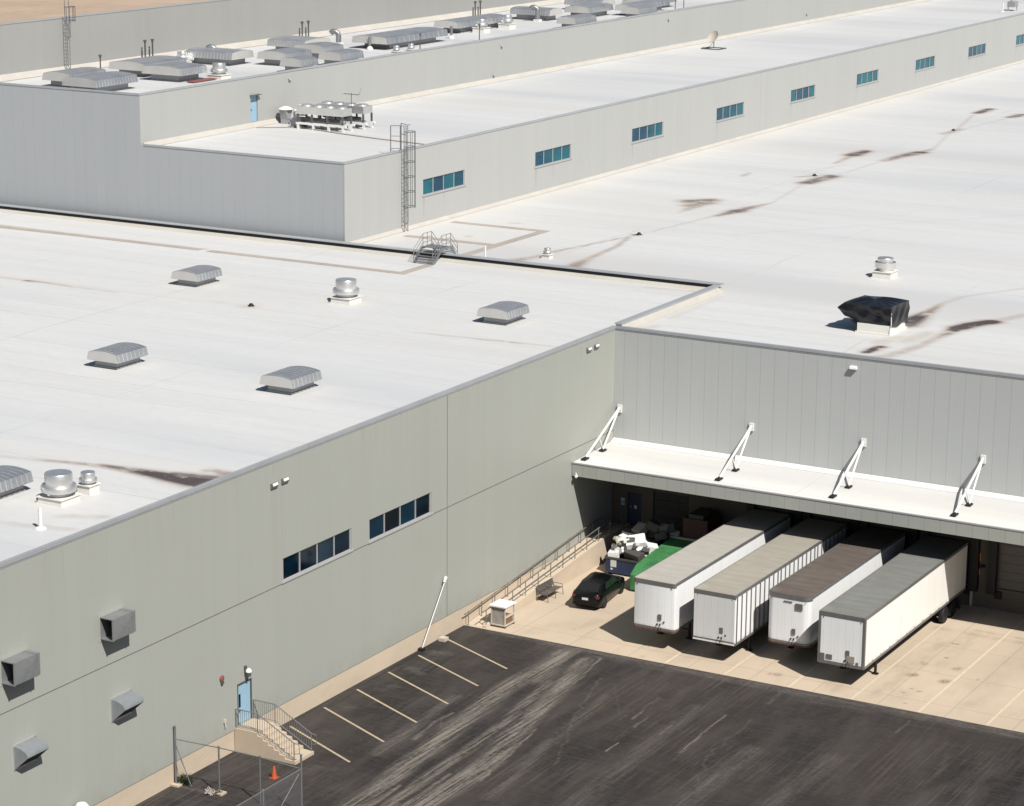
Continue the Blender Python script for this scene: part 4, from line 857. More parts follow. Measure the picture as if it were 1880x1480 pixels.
def box_louvre(label, y0, y1, z0=9.02, z1=10.05):
    t = thing('intake_box', label, 'intake hood', (0,(y0+y1)/2,z0), 0, 'box hoods on the grey wall'); a = (y1-y0)/2; h = z1-z0; d = .74
    m = MB(); m.quad((.02,-a,h),(d,-a,h),(d,a,h),(.02,a,h)); m.quad((.02,-a,0),(d,-a,0),(d,a,0),(.02,a,0)); m.quad((.02,-a,h),(.02,a,h),(.02,a,0),(.02,-a,0))
    m.quad((d,-a,0),(d,a,0),(d,0,h/2)); m.quad((d,a,0),(d,a,h),(d,0,h/2)); m.quad((d,a,h),(d,-a,h),(d,0,h/2)); m.quad((d,-a,h),(d,-a,0),(d,0,h/2))
    m.v = [(q[0]+(.035 if abs(q[1]) < 1e-6 and 0 < q[2] < h else 0), q[1], q[2]) for q in m.v]
    m.build('duct', M['galvdark'], t, recalc=False)
    MB().box(.02,d+.03,a-.28,a-.24,-.02,h+.02).box(.02,d+.02,-a-.01,-a+.04,h-.03,h+.02).box(.02,d+.02,-a-.01,-a+.04,-.02,.03).box(d-.04,d+.02,-a-.01,-a+.04,.03,h-.03).build('flange', M['galvdark'], t)
    MB().box(.002,.018,-a-.15,a+.12,-.15,h+.15).build('wall_plate', M['lowwall'], t); MB().box(.022,d-.08,a-.35,a-.30,.02,h-.02).build('dark_sheet', M['void'], t)  # near-black sheet inside paints the open duct's depth dark
box_louvre('square box intake hood on the grey wall, right one above the seam', -51.68, -50.0); box_louvre('square box intake hood on the grey wall, cut close to the left photo edge', -58.5, -56.78)
def scoop(label, y0, y1, z0=4.78, z1=5.85):
    t = thing('exhaust_scoop', label, 'exhaust hood', (0,(y0+y1)/2,z0), 0, 'curved scoop hoods on the grey wall'); a = (y1-y0)/2; h = z1-z0; d = .80
    pr_ = [(.03,h)]+[(.03+(d-.03)*math.sin(math.pi/2*i/8), h-(h*.36)*(1-math.cos(math.pi/2*i/8))) for i in range(1,9)]
    m = MB(); n = len(pr_)
    m.add([(q[0],-a,q[1]) for q in pr_]+[(q[0],a,q[1]) for q in pr_], [(i,i+1,n+i+1,n+i) for i in range(n-1)])
    for y in (-a,a): m.add([(.03,y,0)]+[(q[0],y,q[1]) for q in pr_], [tuple(range(n+1))])
    m.build('shell', M['scoopm'], t, recalc=False, smooth=True, angle=40)
    MB().quad((.06,-a+.02,.05),(.06,a-.02,.05),(d-.06,a-.02,h*.61),(d-.06,-a+.02,h*.61)).build('throat', M['void'], t); MB().box(.002,.028,-a-.06,a+.06,-.06,h+.06).build('wall_plate', M['alum'], t)  # near-black quad stands in for the scoop's unlit open inside
scoop('curved scoop hood below the seam, right one nearer the door', -51.04, -49.62); scoop('curved scoop hood below the seam, lower left in the photo', -57.9, -56.48)
t = thing('door_lamp', 'white round lamp on the grey wall above the pale blue door', 'wall lamp', (0,-40.45,3.95)); MB().lathe([(.04,.20),(.10,.17),(.16,.08),(.16,.02),(.10,-.04)], (.25,0,0), 14).build('shade', M['white'], t, smooth=True); MB().lathe([(.13,-.04),(.11,-.2),(.03,-.24)], (.25,0,0), 12).box(.002,.1,-.07,.07,-.02,.3).build('lens', M['steel'], t, smooth=True)
t = thing('fire_alarm', 'small red alarm bell on the grey wall left of the door', 'alarm', (0,-42.44,4.2)); MB().lathe([(.16,0),(.16,.08),(.05,.12)], (0,0,0), 14).build('bell', M['red'], t); 
for ch in t.children: ch.rotation_euler = (0,R(90),0)
MB().box(.002,.12,-.08,.08,-.28,-.14).build('box', M['steel'], t)
t = thing('hose_tap', 'small pale hose tap low on the grey wall left of the door', 'tap', (0,-42.26,1.85)); MB().box(.002,.08,-.09,.09,-.05,.12).tube([(.05,0,-.05),(.10,0,-.3)], .03, 6).build('valve', M['cream'], t)
t = thing('wall_lamp', 'white dome lamp on the wall at the bottom photo edge', 'wall lamp', (0,-53.9,1.55)); MB().lathe([(.02,.30),(.22,.26),(.34,.12),(.36,0),(.3,-.04)], (.4,0,0), 18).build('dome', M['white'], t, smooth=True); MB().box(.002,.3,-.05,.05,.0,.1).build('bracket', M['steel'], t)
t = thing('leaning_pole', 'thin white pole with a small head leaning on the grey wall', 'pole', (.12,-23.7,0)); MB().tube([(.03,0,.02),(.10,2.42,3.40)], .03, 6).build('shaft', M['white'], t); MB().cbox((.10,2.5,3.52),(.10,.16,.36),Matrix.Rotation(R(-36),3,'X')).build('head', M['white'], t); MB().box(-.1,.2,-.15,.12,0.004,.16).build('foot', M['black'], t)
tag(MB().cbox((.34,-21.6,.10),(.42,.45,.19)).build('splash_block', M['cream']), 'white block lying at the foot of the grey wall near the stall lines', 'block')

# ------------------------------------------------------------------ entrance stairs
t = thing('concrete_stairs', 'concrete entrance stairs with steel railings below the pale blue door', 'stairs', (0,-40.55,0))
y0, y1 = -.85, .80; N = 7; rise = 1.24/N; run = 2.3/N
prof = [(0.0,0.006),(0.0,1.24),(1.36,1.24)]
for i in range(N-1):
    x = 1.36+i*run; prof += [(x+.02,1.24-(i)*rise),(x+.02,1.24-(i+1)*rise),(x+run,1.24-(i+1)*rise)]
prof += [(1.36+N*run-run+.02,rise),(3.66,rise),(3.66,.006)]
pp = []
for q in prof:
    if not pp or (abs(q[0]-pp[-1][0])+abs(q[1]-pp[-1][1])) > 1e-4: pp.append(q)
MB().prism(pp, 'y', y0, y1).build('steps', M['plinth'], t)
for yy, nm in ((y0+.06,'near'),(y1-.06,'far')):
    rl = MB(); top = [(.06,yy,2.25),(1.36,yy,2.25),(3.55,yy,1.12)]; bot = [(.06,yy,1.36),(1.36,yy,1.36),(3.55,yy,.27)]
    rl.tube(top, .028, 6); rl.tube(bot, .02, 5); rl.tube([(.06,yy,1.24),(.06,yy,2.25)], .028, 6); rl.tube([(1.36,yy,1.24),(1.36,yy,2.25)], .028, 6); rl.tube([(3.55,yy,.18),(3.55,yy,1.12)], .028, 6)
    rl.tube([(3.55,yy,1.12),(3.85,yy,1.08),(3.88,yy,.62),(3.58,yy,.55)], .025, 5)
    rl.build('handrail', M['galv'], t)
    b = MB()
    for i in range(1,10): x = .06+1.3*i/10; b.tube([(x,yy,1.36),(x,yy,2.25)], .011, 4)
    for i in range(1,15): u = i/15; x = 1.36+2.19*u; b.tube([(x,yy,1.36-1.09*u),(x,yy,2.25-1.13*u)], .011, 4)
    b.build('balusters', M['galv'], t)

# ------------------------------------------------------------------ ramp along the wall
t = thing('concrete_ramp', 'long concrete ramp with handrails rising along the grey wall to the dock', 'ramp', (0,-10,0))
def zr(y): return max(.0, min(1.48, (y+18.4)*.0975+.03))
MB().prism([(-18.4,.006),(-3.4,1.48),(-.01,1.48),(-.01,.006)], 'x', .0, 1.14).build('slope', M['plinth'], t, True)
MB().prism([(-18.5,.006),(-18.5,.12),(-3.4,1.62),(-.01,1.62),(-.01,.006)], 'x', 1.142, 1.34).build('curb_wall', M['plinth'], t, True)
for xx, ys in ((.22,[-18.6+1.545*i for i in range(12)]), (1.24,[-18.3+1.56*i for i in range(12)])):
    m = MB(); base = .0 if xx < 1 else .1
    ys = [min(y,-.3) for y in ys]
    for hh in (.88,.45) if xx > 1 else (.80,):
        m.tube([(xx,ys[0]-(.45 if hh > .5 else 0),zr(ys[0])+base+hh)]+[(xx,y,zr(y)+base+hh) for y in ys], .034, 6)
    m.build('handrail', M['railst'], t, True)
    for y in ys: MB().tube([(xx,y,zr(y)+base-.02),(xx,y,zr(y)+base+.88)], .03, 6).build('rail_post', M['galv'], t, True)

# ------------------------------------------------------------------ chain link fences
def chain(x0,y0,x1,y1,z0,z1,pitch=.085,w=.0045,dense=1):
    """diamond wire net on a vertical plane"""
    m = MB(); L = math.hypot(x1-x0,y1-y0); H = z1-z0; d = ((x1-x0)/L,(y1-y0)/L); nrm = (-d[1],d[0])
    def P(u,z): return (x0+d[0]*u, y0+d[1]*u, z0+z)
    k = -H
    while k < L:
        for sgn in (1,-1):
            u0_, u1_ = (k,k+H) if sgn > 0 else (k+H,k); za, zb = 0, H
            ua, ub = u0_, u1_
            def clip(ua,za,ub,zb):
                t0, t1 = 0.0, 1.0; du = ub-ua
                for lo in (0,):
                    pass
                if du > 0: t0 = max(t0,(0-ua)/du); t1 = min(t1,(L-ua)/du)
                else: t0 = max(t0,(L-ua)/du); t1 = min(t1,(0-ua)/du)
                return t0,t1
            t0,t1 = clip(ua,za,ub,zb)
            if t1-t0 > .01:
                a = (ua+(ub-ua)*t0, H*t0); b = (ua+(ub-ua)*t1, H*t1)
                A, B = Vector(P(*a)), Vector(P(*b)); s = Vector((d[0],d[1],-sgn)).normalized()*w; n_ = Vector((nrm[0],nrm[1],0))*w
                m.add([A-s,A+s,B+s,B-s],[(0,1,2,3)]); m.add([A-n_,A+n_,B+n_,B-n_],[(0,1,2,3)])
        k += pitch*1.414
    return m
def post(x,y,h,par,r=.045): 
    MB().lathe([(r,0),(r,h),(r*1.3,h),(r*1.2,h+.05),(.01,h+.07)], (x,y,.004), 10).build('post', M['galv'], par, True, smooth=True)
t = thing('chain_link_fence', 'chain link fence running out from the grey wall beside the stairs', 'fence', (3.7,-46.4,0))
post(.12,-46.45,3.0,t,.055); post(2.6,-46.3,2.4,t); post(5.0,-46.3,2.4,t)
MB().tube([(.12,-46.45,2.38),(2.6,-46.3,2.38),(5.0,-46.3,2.38),(7.42,-46.5,2.38)], .028, 6).tube([(.15,-46.44,2.1),(1.0,-46.4,.1)], .022, 5).build('rail', M['galv'], t, True)
chain(.2,-46.44,7.4,-46.42,.08,2.36,.16,.0011).build('mesh', M['netting'], t, True, recalc=False)
MB().box(-.02,.42,-46.7,-46.25,.005,.10).box(2.35,2.85,-46.5,-46.05,.005,.09).build('footing', M['plinth'], t, True)
t = thing('chain_link_fence', 'chain link gate fence at the bottom photo edge with dense grey mesh', 'fence', (7.5,-52,0))
for y, h in ((-46.5,3.05),(-49.6,2.4),(-52.7,2.4),(-55.8,2.4),(-58.9,2.4)): post(7.5,y,h,t,.05)
MB().tube([(7.5,-46.55,2.38),(7.5,-58.9,2.38)], .03, 6).tube([(7.5,-49.4,.2),(7.5,-46.7,2.2)], .02, 5).build('rail', M['galv'], t, True)
chain(7.5,-46.55,7.5,-58.9,.06,2.36,.055,.004).build('mesh', M['netting'], t, True, recalc=False)
t = thing('traffic_cone', 'orange traffic cone behind the fence at the foot of the stairs', 'traffic cone', (3.7,-43.3,.004)); MB().lathe([(.15,.03),(.045,.60),(.03,.61)], n=16).build('cone', M['orange'], t, smooth=True); MB().box(-.18,.18,-.18,.18,0,.03).build('base', M['orange'], t)
def weeds(label, x, y, rad, n, h, mat='weed'):
    m = MB()
    for i in range(n):
        a = random.random()*6.28; r_ = rad*math.sqrt(random.random()); bx, by = x+r_*math.cos(a)*1.2, y+r_*math.sin(a)*.8; hh = h*(.4+.6*random.random()); a2 = random.random()*6.28; wd = .025; dx, dy = math.cos(a2), math.sin(a2); le = .12
        m.add([(bx-dy*wd,by+dx*wd,.01),(bx+dy*wd,by-dx*wd,.01),(bx+dx*le+dy*wd,by+dy*le-dx*wd,hh*.7),(bx+dx*le*2,by+dy*le*2,hh)],[(0,1,2,3)])
    o = m.build('weed_clump', M[mat], recalc=False); tag(o, label, 'weeds')
weeds('green weed clump at the wall end of the fence', .35, -46.1, .35, 160, .5); weeds('dry yellowish weed clump by the second fence post', 2.35, -46.45, .3, 90, .3, 'pad')

# ------------------------------------------------------------------ trailers
def trailer(label, x, y, w_, L, zt, zb, skin, top, nose, kind):
    t = thing('semi_trailer', label, 'semi trailer', (x+w_/2, y, .004), 0, 'dropped semi trailers at the dock'); a = w_/2
    rc = {'round': .42, 'chamfer': .16, 'square': .05}[kind]; n = 6 if kind == 'round' else 2
    pl_ = [(-a+rc-rc*math.cos(math.pi/2*i/n), rc-rc*math.sin(math.pi/2*i/n)) for i in range(n+1)] + [(a-rc+rc*math.sin(math.pi/2*i/n), rc-rc*math.cos(math.pi/2*i/n)) for i in range(n+1)] + [(a,L),(-a,L)]
    MB().prism(pl_, 'z', zb+.10, zt-.10).build('cargo_box', skin, t, smooth=True, angle=30)
    k = 1.0; tp_ = [(q[0]*1.002, q[1]-.004) for q in pl_]
    rf = MB(); nL = 34; m_ = MB()
    m_.prism(tp_, 'z', zt-.098, zt); m_.build('roof', top, t, smooth=True, angle=30)
    tr = MB()
    fr = [(q[0]*1.012, q[1]-.018) for q in pl_[:2*(n+1)]]
    def band(z0, z1, pts):
        nn = len(pts); tr.add([(q[0],q[1],z0) for q in pts]+[(q[0],q[1],z1) for q in pts], [(i,i+1,nn+i+1,nn+i) for i in range(nn-1)])
    band(zt-.26, zt-.012, fr); band(zb+.0, zb+.16, fr)
    tr.box(a-.02,a+.022,rc,L,zt-.16,zt+.01); tr.box(-a-.022,-a+.02,rc,L,zt-.16,zt+.01); tr.box(a-.05,a+.03,rc+.02,L,zb+.0,zb+.13); tr.box(-a-.03,-a+.05,rc+.02,L,zb,zb+.13)
    if nose == 'frame': tr.box(-a-.03,-a+.10,-.035,rc+.08,zb+.02,zt-.02).box(a-.10,a+.03,-.035,rc+.08,zb+.02,zt-.02)
    tr.build('trim', M['trim'] if nose != 'rust' else M['trim'], t, recalc=True)
    if nose == 'panel':
        MB().box(-a+.05,a-.05,-.03,-.02+.012,zb+.2,zt-.27).build('nose_panel', M['tr_grey'], t)
        MB().box(-a+.02,a-.02,-.05,-.03,zb+.02,zb+.10).build('lower_rail', M['white'], t)
    if nose == 'frame': MB().box(-a+.12,a-.12,-.012,-.006,zb+.18,zt-.28).build('nose_panel', M['tr_white'], t)
    if nose in ('rust','rustround'): MB().prism([(q[0]*1.018,q[1]-.03) for q in pl_[:2*(n+1)]]+[(a*1.01,rc+.3),(-a*1.01,rc+.3)], 'z', zb-.06, zb+.03).build('rusty_rail', M['rust'], t)
    if kind == 'square' and nose == 'panel':   # exterior posts
        for xs in (-1,1):
            yy = .12
            m = MB()
            while yy < L: m.box(min(xs*(a+.002),xs*(a+.045)),max(xs*(a+.002),xs*(a+.045)),yy,yy+.09,zb+.14,zt-.17); yy += (.62 if int(yy*10)%3 else .45)
            m.build('side_post', M['trim'], t)
    elif nose == 'frame':
        m = MB(); yy = .7
        while yy < L: m.box(a+.001,a+.010,yy,yy+.02,zb+.15,zt-.17); yy += 1.22
        m.build('side_seam', M['tr_cream'], t)
    # air and light connectors on the nose
    cx = a*.30 if nose != 'panel' else a*.36
    MB().box(cx-.10,cx+.10,-.06,-.021,zb+.62,zb+.95).build('placard', M['trim'], t)
    c_ = MB().lathe([(.06,0),(.06,.08)], (0,0,0), 10); 
    MB().box(cx-.19,cx-.11,-.06,-.021,zb+.32,zb+.40).box(cx-.01,cx+.06,-.06,-.021,zb+.34,zb+.41).box(cx+.22,cx+.30,-.06,-.021,zb+.5,zb+.57).tube([(cx-.16,-.09,zb+.36),(cx-.25,-.14,zb+.1),(cx-.12,-.14,zb-.02),(cx+.0,-.12,zb+.2),(cx+.03,-.09,zb+.36)], .013, 5).tube([(cx+.03,-.09,zb+.36),(cx+.12,-.14,zb+.08),(cx+.05,-.13,zb-.1)], .013, 5).build('connectors', M['black'], t)
    if nose == 'rustround':
        MB().box(a*.35,a*.35+.42,-.06,-.021,zt-.78,zt-.42).build('placard', M['trim'], t)
        MB().box(-a*.2,-a*.2+.5,-.045,-.021,zt-.42,zt-.36).build('label_strip', M['trim'], t)
    if nose == 'frame':
        MB().box(-a+.15,-a+.38,-.05,-.013,zb+.22,zb+.58).build('placard', M['trim'], t); MB().box(-a+.48,-a+.82,-.05,-.013,zb+.30,zb+.56).build('placard', M['trim'], t); MB().box(a-.42,a-.30,-.05,-.013,zb+.22,zb+.36).build('placard', M['trim'], t)
        MB().box(cx-.05,cx+.40,-.07,-.013,zb+.30,zb+.66).build('connector_plate', M['plastic'], t)
    m = MB()
    yy = 1.2
    while yy < L-1: m.box(a+.001,a+.012,yy,yy+.10,zb+.16,zb+.20); yy += 1.3
    m.build('marker', M['redbrown'], t)
    for xs in (-1,1): MB().box(xs*a*.82-.02,xs*a*.82+.02,-.03,-.019,zt-.36,zt-.28).build('marker_lamp', M['black'], t)
    # underframe
    MB().box(-a*.5,-a*.38,.5,L-.3,zb-.22,zb-.001).box(a*.38,a*.5,.5,L-.3,zb-.22,zb-.001).box(-a+.04,a-.04,.3,L-.1,zb-.001,zb+.098).build('chassis', M['black'], t)
    for xs in (-1,1):
        MB().box(xs*a*.72-.06,xs*a*.72+.06,2.75,2.89,.06,zb-.01).box(xs*a*.72-.16,xs*a*.72+.16,2.68,2.96,0,.06).tube([(xs*a*.72,2.82,.5),(xs*a*.45,3.6,zb-.1)], .03, 5).build('landing_leg', M['black'], t)
    MB().tube([(-a*.72,2.82,.55),(a*.72,2.82,.55)], .035, 6).build('cross_brace', M['black'], t)
    for yy in (L-3.2, L-1.9):
        for xs in (-1,1):
            w2 = wheel_mesh(.51,.28); o = w2[0].build('wheel', M['black'], t, smooth=True); o.location = (xs*(a-.18),yy,.51); o2 = w2[1].build('rim', M['rim'], o, smooth=True)
    MB().box(-a+.1,a-.1,L-3.3,L-3.12,.44,.58).box(-a+.1,a-.1,L-2.0,L-1.82,.44,.58).build('axle', M['black'], t)
    for xs in (-1,1): MB().box(xs*(a-.2)-.26,xs*(a-.2)+.26,L-.95,L-.92,.25,.95).build('mud_flap', M['black'], t)
    return t
def wheel_mesh(r, wd, spokes=False):
    """wheel about local x axis"""
    def rot(m): m.v = [(q[2], q[1], q[0]) for q in m.v]; return m
    ty = rot(MB().lathe([(r*.62,-wd/2),(r*.93,-wd/2),(r,-wd/2+.04),(r,wd/2-.04),(r*.93,wd/2),(r*.62,wd/2)], n=26))
    ri = MB()
    ri.lathe([(r*.63,-wd*.42),(r*.55,-wd*.38),(r*.2,-wd*.40),(.02,-wd*.42)], n=22, cap=False); ri.lathe([(r*.63,wd*.42),(r*.55,wd*.38),(r*.2,wd*.40),(.02,wd*.42)], n=22, cap=False)
    return ty, rot(ri)
trailer('white trailer with tan roof and rusty front rail next to the green container', 10.05, -16.95, 2.60, 16.2, 4.1, 1.24, M['tr_white'], M['top1'], 'rust', 'chamfer')
trailer('white trailer with vertical side posts and khaki roof, second from left', 13.84, -17.05, 2.56, 16.2, 4.1, 1.16, M['tr_white'], M['top2'], 'panel', 'square')
trailer('round-nosed white trailer with brown roof, parked farthest back', 17.55, -15.4, 2.55, 14.6, 4.1, 1.24, M['tr_white'], M['top3'], 'rustround', 'round')
trailer('cream white trailer with smooth sides and grey roof, rightmost at the dock', 21.36, -17.05, 2.64, 16.3, 4.1, 1.16, M['tr_cream'], M['top4'], 'frame', 'square')

# ------------------------------------------------------------------ black sedan
t = thing('parked_car', 'black sedan parked on the concrete beside the ramp', 'car', (4.45,-10.3,.004), R(7.5))
def loft(sec, caps=True):
    m = MB(); n = len(sec[0]); vs = [q for s_ in sec for q in s_]
    fs = [(i*n+k,i*n+k+1,(i+1)*n+k+1,(i+1)*n+k) for i in range(len(sec)-1) for k in range(n-1)]
    if caps: fs += [tuple(range(n)), tuple((len(sec)-1)*n+k for k in range(n))]
    return m.add(vs, fs)
def half(y, hw, z0, z1, zc, crown):   # lower body section at y : sill, side, shoulder, crowned deck
    p = [(-hw*.90,y,z0),(-hw*.985,y,z0+.14),(-hw,y,(z0+z1)/2),(-hw*.97,y,z1-.06),(-hw*.90,y,z1),(-hw*.5,y,z1+crown*.8),(0,y,z1+crown)]
    return p + [(-q[0],q[1],q[2]) for q in p[-2::-1]]
bs = [(-2.44,.66,.36,.80,0,.02),(-2.40,.78,.26,.98,0,.03),(-2.25,.87,.22,1.05,0,.05),(-1.9,.93,.20,1.07,0,.04),(-1.2,.95,.18,1.04,0,.03),(0,.95,.18,1.0,0,.03),(1.0,.95,.18,.97,0,.05),(1.6,.94,.20,.93,0,.08),(2.1,.89,.22,.85,0,.06),(2.35,.78,.26,.74,0,.03),(2.44,.64,.36,.64,0,.02)]
body = loft([half(*b) for b in bs]).build('body', M['carblack'], t, smooth=True, angle=50)
def gh(y, hwb, hwt, zb_, zt_):
    p = [(-hwb,y,zb_),(-hwt-.02,y,zb_+(zt_-zb_)*.8),(-hwt*.85,y,zt_),(0,y,zt_+.03)]
    return p + [(-q[0],q[1],q[2]) for q in p[-2::-1]]
loft([gh(-2.2,.82,.76,1.03,1.06),(gh(-1.35,.86,.70,1.02,1.38)),gh(-.7,.87,.68,1.0,1.49),(gh(.2,.87,.68,.98,1.51)),gh(.55,.86,.66,.97,1.46),gh(1.4,.80,.72,.96,1.0)]).build('roof', M['carblack'], t, smooth=True, angle=50)
MB().quad((-.68,-2.12,1.115),(.68,-2.12,1.115),(.60,-1.36,1.42),(-.60,-1.36,1.42)).build('rear_window', M['carglass'], t)
MB().quad((-.62,1.36,1.05),(.62,1.36,1.05),(.54,.60,1.475),(-.54,.60,1.475)).build('windscreen', M['carglass'], t)
for xs in (-1,1):
    m = MB(); X = lambda z: xs*(.88-(z-1.0)*.42+.012)
    for a_, b_, c_, d_ in ((-1.25,-.35,-1.0,-.4),(-.28,.85,-.33,.42)): m.quad((X(1.06),a_,1.06),(X(1.06),b_,1.06),(X(1.38),d_,1.38),(X(1.38),c_,1.38))
    m.build('side_window', M['carglass'], t)
    MB().box(min(xs*.58,xs*.84),max(xs*.58,xs*.84),-2.425,-2.30,.78,.94).build('tail_light', M['taillight'], t, bevel=.02)
    MB().box(min(xs*.90,xs*1.04),max(xs*.90,xs*1.04),.62,.80,.93,1.06).build('mirror', M['carblack'], t, bevel=.02)
    MB().box(min(xs*.5,xs*.78),max(xs*.5,xs*.78),2.2,2.36,.56,.68).build('headlight', M['rim'], t, bevel=.02)
    for yy in (-1.50,1.52):
        ty, ri = wheel_mesh(.34,.23); o = ty.build('wheel', M['black'], t, smooth=True); o.location = (xs*.83,yy,.34); ri.build('rim', M['rim'], o, smooth=True)
MB().box(-.19,.19,-2.465,-2.445,.66,.80).build('licence_plate', M['plate'], t)
MB().box(-.80,.80,-2.47,-2.36,.34,.46).build('bumper', M['carblack'], t, bevel=.03)

# bench
t = thing('bench', 'weathered slatted bench with metal arms against the ramp wall', 'bench', (1.72,-11.6,.004))
m = MB()
for k in range(4): m.box(-.14+k*.13,-.03+k*.13,-1.0,1.0,.43,.46)
m.build('seat', M['wood'], t)
m = MB()
for k in range(4): m.box(-.235-k*.03,-.20-k*.03,-1.0,1.0,.52+k*.10,.60+k*.10)
m.build('backrest', M['wood'], t)
for y in (-.95,0,.95):
    MB().tube([(-.32,y,.92),(-.18,y,.44),(-.26,y,0)], .025, 5).tube([(-.18,y,.44),(.42,y,.44),(.48,y,0)], .025, 5).tube([(-.24,y,.66),(.40,y,.66),(.42,y,.44)], .022, 5).build('leg', M['steel'], t)
# crate
t = thing('wrapped_crate', 'white framed crate with clouded panels and brown carton inside at the ramp foot', 'crate', (1.86,-17.45,.004))
fr = MB(); a, b, h = .48, .56, 1.22
for x in (-a,a-.07):
    for y in (-b,b-.07): fr.box(x,x+.07,y,y+.07,.10,h)
for z in (.10,h-.08): fr.box(-a+.07,a-.07,-b-.002,-b+.06,z,z+.08).box(-a+.07,a-.07,b-.06,b+.002,z,z+.08).box(-a-.002,-a+.06,-b+.07,b-.07,z,z+.08).box(a-.06,a+.002,-b+.07,b-.07,z,z+.08)
fr.box(a-.06,a+.002,-b+.07,b-.07,.58,.70); fr.build('frame', M['cream'], t)
MB().cbox((0,0,h+.05),(1.12,1.28,.07)).build('lid', M['white'], t); MB().box(-a+.02,a-.08,-b+.03,-b+.04,.18,h-.08).box(-a+.02,-a+.03,-b+.06,b-.06,.18,h-.08).build('side_panel', M['plastic'], t)
MB().box(-a+.10,a-.07,-b+.14,b-.10,.13,.60).build('carton', M['card'], t); MB().box(-a,a,-b,-b+.12,0,.099).box(-a,a,b-.12,b,0,.099).build('skid', M['redbrown'], t)

# green container, ram, dumpster and rubbish
t = thing('green_container', 'green steel waste container with sloped nose left of the trailers', 'container', (6.6,-5.2,.004))
MB().prism([(-2.9,.12),(-2.9,1.08),(-2.1,1.52),(2.6,2.0),(2.6,.12)], 'x', -1.2, 1.2).build('body', M['green'], t, bevel=.03)
m = MB()
for k in range(5): m.box(-1.26,-1.20,-1.9+k*.95,-1.78+k*.95,.2,1.5+k*.09)
m.build('side_rib', M['green'], t); MB().box(-1.22,1.22,2.61,2.78,1.85,2.08).build('end_beam', M['cream'], t); MB().box(-1.1,-.9,-2.7,2.5,0,.119).box(.9,1.1,-2.7,2.5,0,.119).build('skid', M['black'], t)
t = thing('compactor', 'dark red compactor box behind the green container under the canopy', 'compactor', (7.0,-1.4,.004))
MB().box(-.85,.85,-1.0,1.0,.3,3.35).build('housing', M['redbrown'], t, bevel=.03); MB().box(-.5,.5,-.9,.9,3.351,3.6).build('motor_box', M['boxdark'], t); MB().box(-.9,.9,-1.05,1.05,0,.299).build('base', M['black'], t)
def dumpster(label, x0, x1, y0, y1, h):
    t = thing('dumpster', label, 'dumpster', ((x0+x1)/2,(y0+y1)/2,.004)); a, b = (x1-x0)/2, (y1-y0)/2; w_ = .04
    m = MB(); m.box(-a,a,-b,-b+w_,.1,h).box(-a,a,b-w_,b,.1,h).box(-a,-a+w_,-b+w_,b-w_,.1,h).box(a-w_,a,-b+w_,b-w_,.1,h).box(-a+w_,a-w_,-b+w_,b-w_,.1,.14); m.build('bin', M['navy'], t)
    m = MB(); m.box(-a-.05,a+.05,-b-.05,-b-.002,h-.1,h+.02).box(-a-.05,-a-.002,-b,b,h-.1,h+.02).box(a+.002,a+.05,-b,b,h-.1,h+.02); m.build('rim', M['boxdark'], t)
    MB().box(-a+.35,-a+.75,-b-.012,-b-.002,.5,.95).box(-a+.35,-a+.5,-b-.012,-b-.002,.3,.42).build('label_sheet', M['plate'], t)
    m = MB(); [m.box(x-.08,x+.08,y-.08,y+.08,0,.10) for x in (-a+.2,a-.2) for y in (-b+.2,b-.2)]; m.build('caster', M['black'], t)
dumpster('open blue dumpster with white label sheet in front of the rubbish heap', 2.45, 4.9, -5.6, -3.9, 1.1); dumpster('shaded dark blue dumpster deeper under the canopy', 2.3, 5.1, -3.6, -1.5, 1.35)
def carton(label, c, s, rot, mat, group=None):
    o = MB().cbox((0,0,0), s).build('carton', M[mat], bevel=.01); o.location = c; o.rotation_euler = tuple(R(q) for q in rot); tag(o, label, 'box', group)
    f = MB().cbox((s[0]*.30,0,s[2]/2+.006),(s[0]*.32,s[1]*.96,.008)).build('flap', M[mat], o)
carton('large white foam box tilted on the rubbish heap, the brightest one', (4.05,-4.6,1.95), (1.2,.95,.6), (22,-12,25), 'white')
carton('upright white carton at the back of the sunlit rubbish', (3.2,-4.3,1.75), (.75,.7,1.0), (8,12,-15), 'white')
carton('small white box at the right of the sunlit rubbish beside the green container', (5.0,-4.45,1.65), (.75,.65,.6), (10,15,40), 'white')
carton('big dark brown carton at the front of the rubbish heap', (4.25,-5.15,1.35), (1.2,.75,.55), (18,6,-14), 'boxdark')
carton('flat pale board lying across the rubbish heap', (4.55,-4.7,1.5), (1.2,.5,.06), (14,10,-24), 'cream')
carton('white carton at the front left corner above the label sheet', (2.85,-5.25,1.2), (.65,.6,.42), (4,-6,12), 'white')
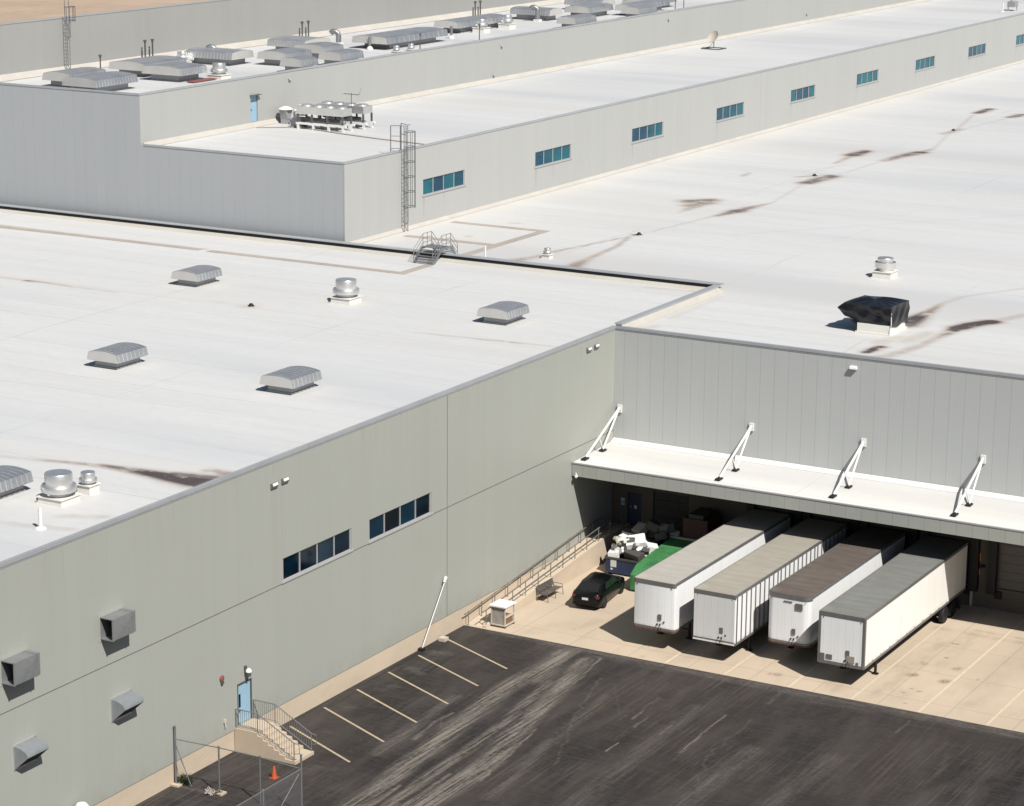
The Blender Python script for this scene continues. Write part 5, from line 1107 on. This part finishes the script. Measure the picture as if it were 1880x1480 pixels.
for k, (x,y,z,s_) in enumerate(((2.7,-4.7,1.45,.5),(3.0,-4.95,1.5,.45),(3.4,-4.95,1.45,.5),(2.9,-4.4,1.65,.5),(3.6,-4.75,1.6,.55),(4.5,-4.9,1.6,.45))):
    carton('crumpled white foam lump in the sunlit left part of the rubbish', (x,y,z), (s_,s_*.85,s_*.7), (random.uniform(-40,40),random.uniform(-40,40),random.uniform(0,90)), 'white', 'white foam lumps')
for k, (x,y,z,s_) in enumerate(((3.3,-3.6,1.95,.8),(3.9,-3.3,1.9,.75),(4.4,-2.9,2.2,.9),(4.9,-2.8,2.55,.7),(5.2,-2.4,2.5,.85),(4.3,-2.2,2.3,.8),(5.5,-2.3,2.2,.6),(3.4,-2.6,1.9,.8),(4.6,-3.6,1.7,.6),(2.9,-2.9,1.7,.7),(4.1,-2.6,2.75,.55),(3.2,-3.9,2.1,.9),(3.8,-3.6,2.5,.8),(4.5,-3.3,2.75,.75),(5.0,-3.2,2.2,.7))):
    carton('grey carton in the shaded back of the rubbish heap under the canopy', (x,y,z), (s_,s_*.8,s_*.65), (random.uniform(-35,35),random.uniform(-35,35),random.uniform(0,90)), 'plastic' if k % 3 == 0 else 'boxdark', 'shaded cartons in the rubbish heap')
rs = random.Random(21)
for k in range(14):
    x = rs.uniform(2.7, 5.0); y = rs.uniform(-5.2, -4.2); d_ = rs.uniform(.22, .42)
    carton('small white scrap box strewn over the sunlit rubbish heap', (x, y, 1.45+.75*math.exp(-((x-3.7)/1.0)**2)+rs.uniform(-.05,.25)), (d_, d_*rs.uniform(.6,1), d_*rs.uniform(.3,.8)), (rs.uniform(-45,45),rs.uniform(-45,45),rs.uniform(0,90)), 'white' if k % 4 else 'cream', 'small scraps on the sunlit rubbish')
for k in range(8):
    x = rs.uniform(2.8, 5.0); y = rs.uniform(-5.0, -4.0); d_ = rs.uniform(.3, .55)
    carton('small dark scrap box wedged into the sunlit rubbish heap', (x, y, 1.4+.6*math.exp(-((x-3.7)/1.0)**2)+rs.uniform(0,.2)), (d_, d_*.8, d_*.6), (rs.uniform(-45,45),rs.uniform(-45,45),rs.uniform(0,90)), 'boxdark', 'dark scraps on the sunlit rubbish')
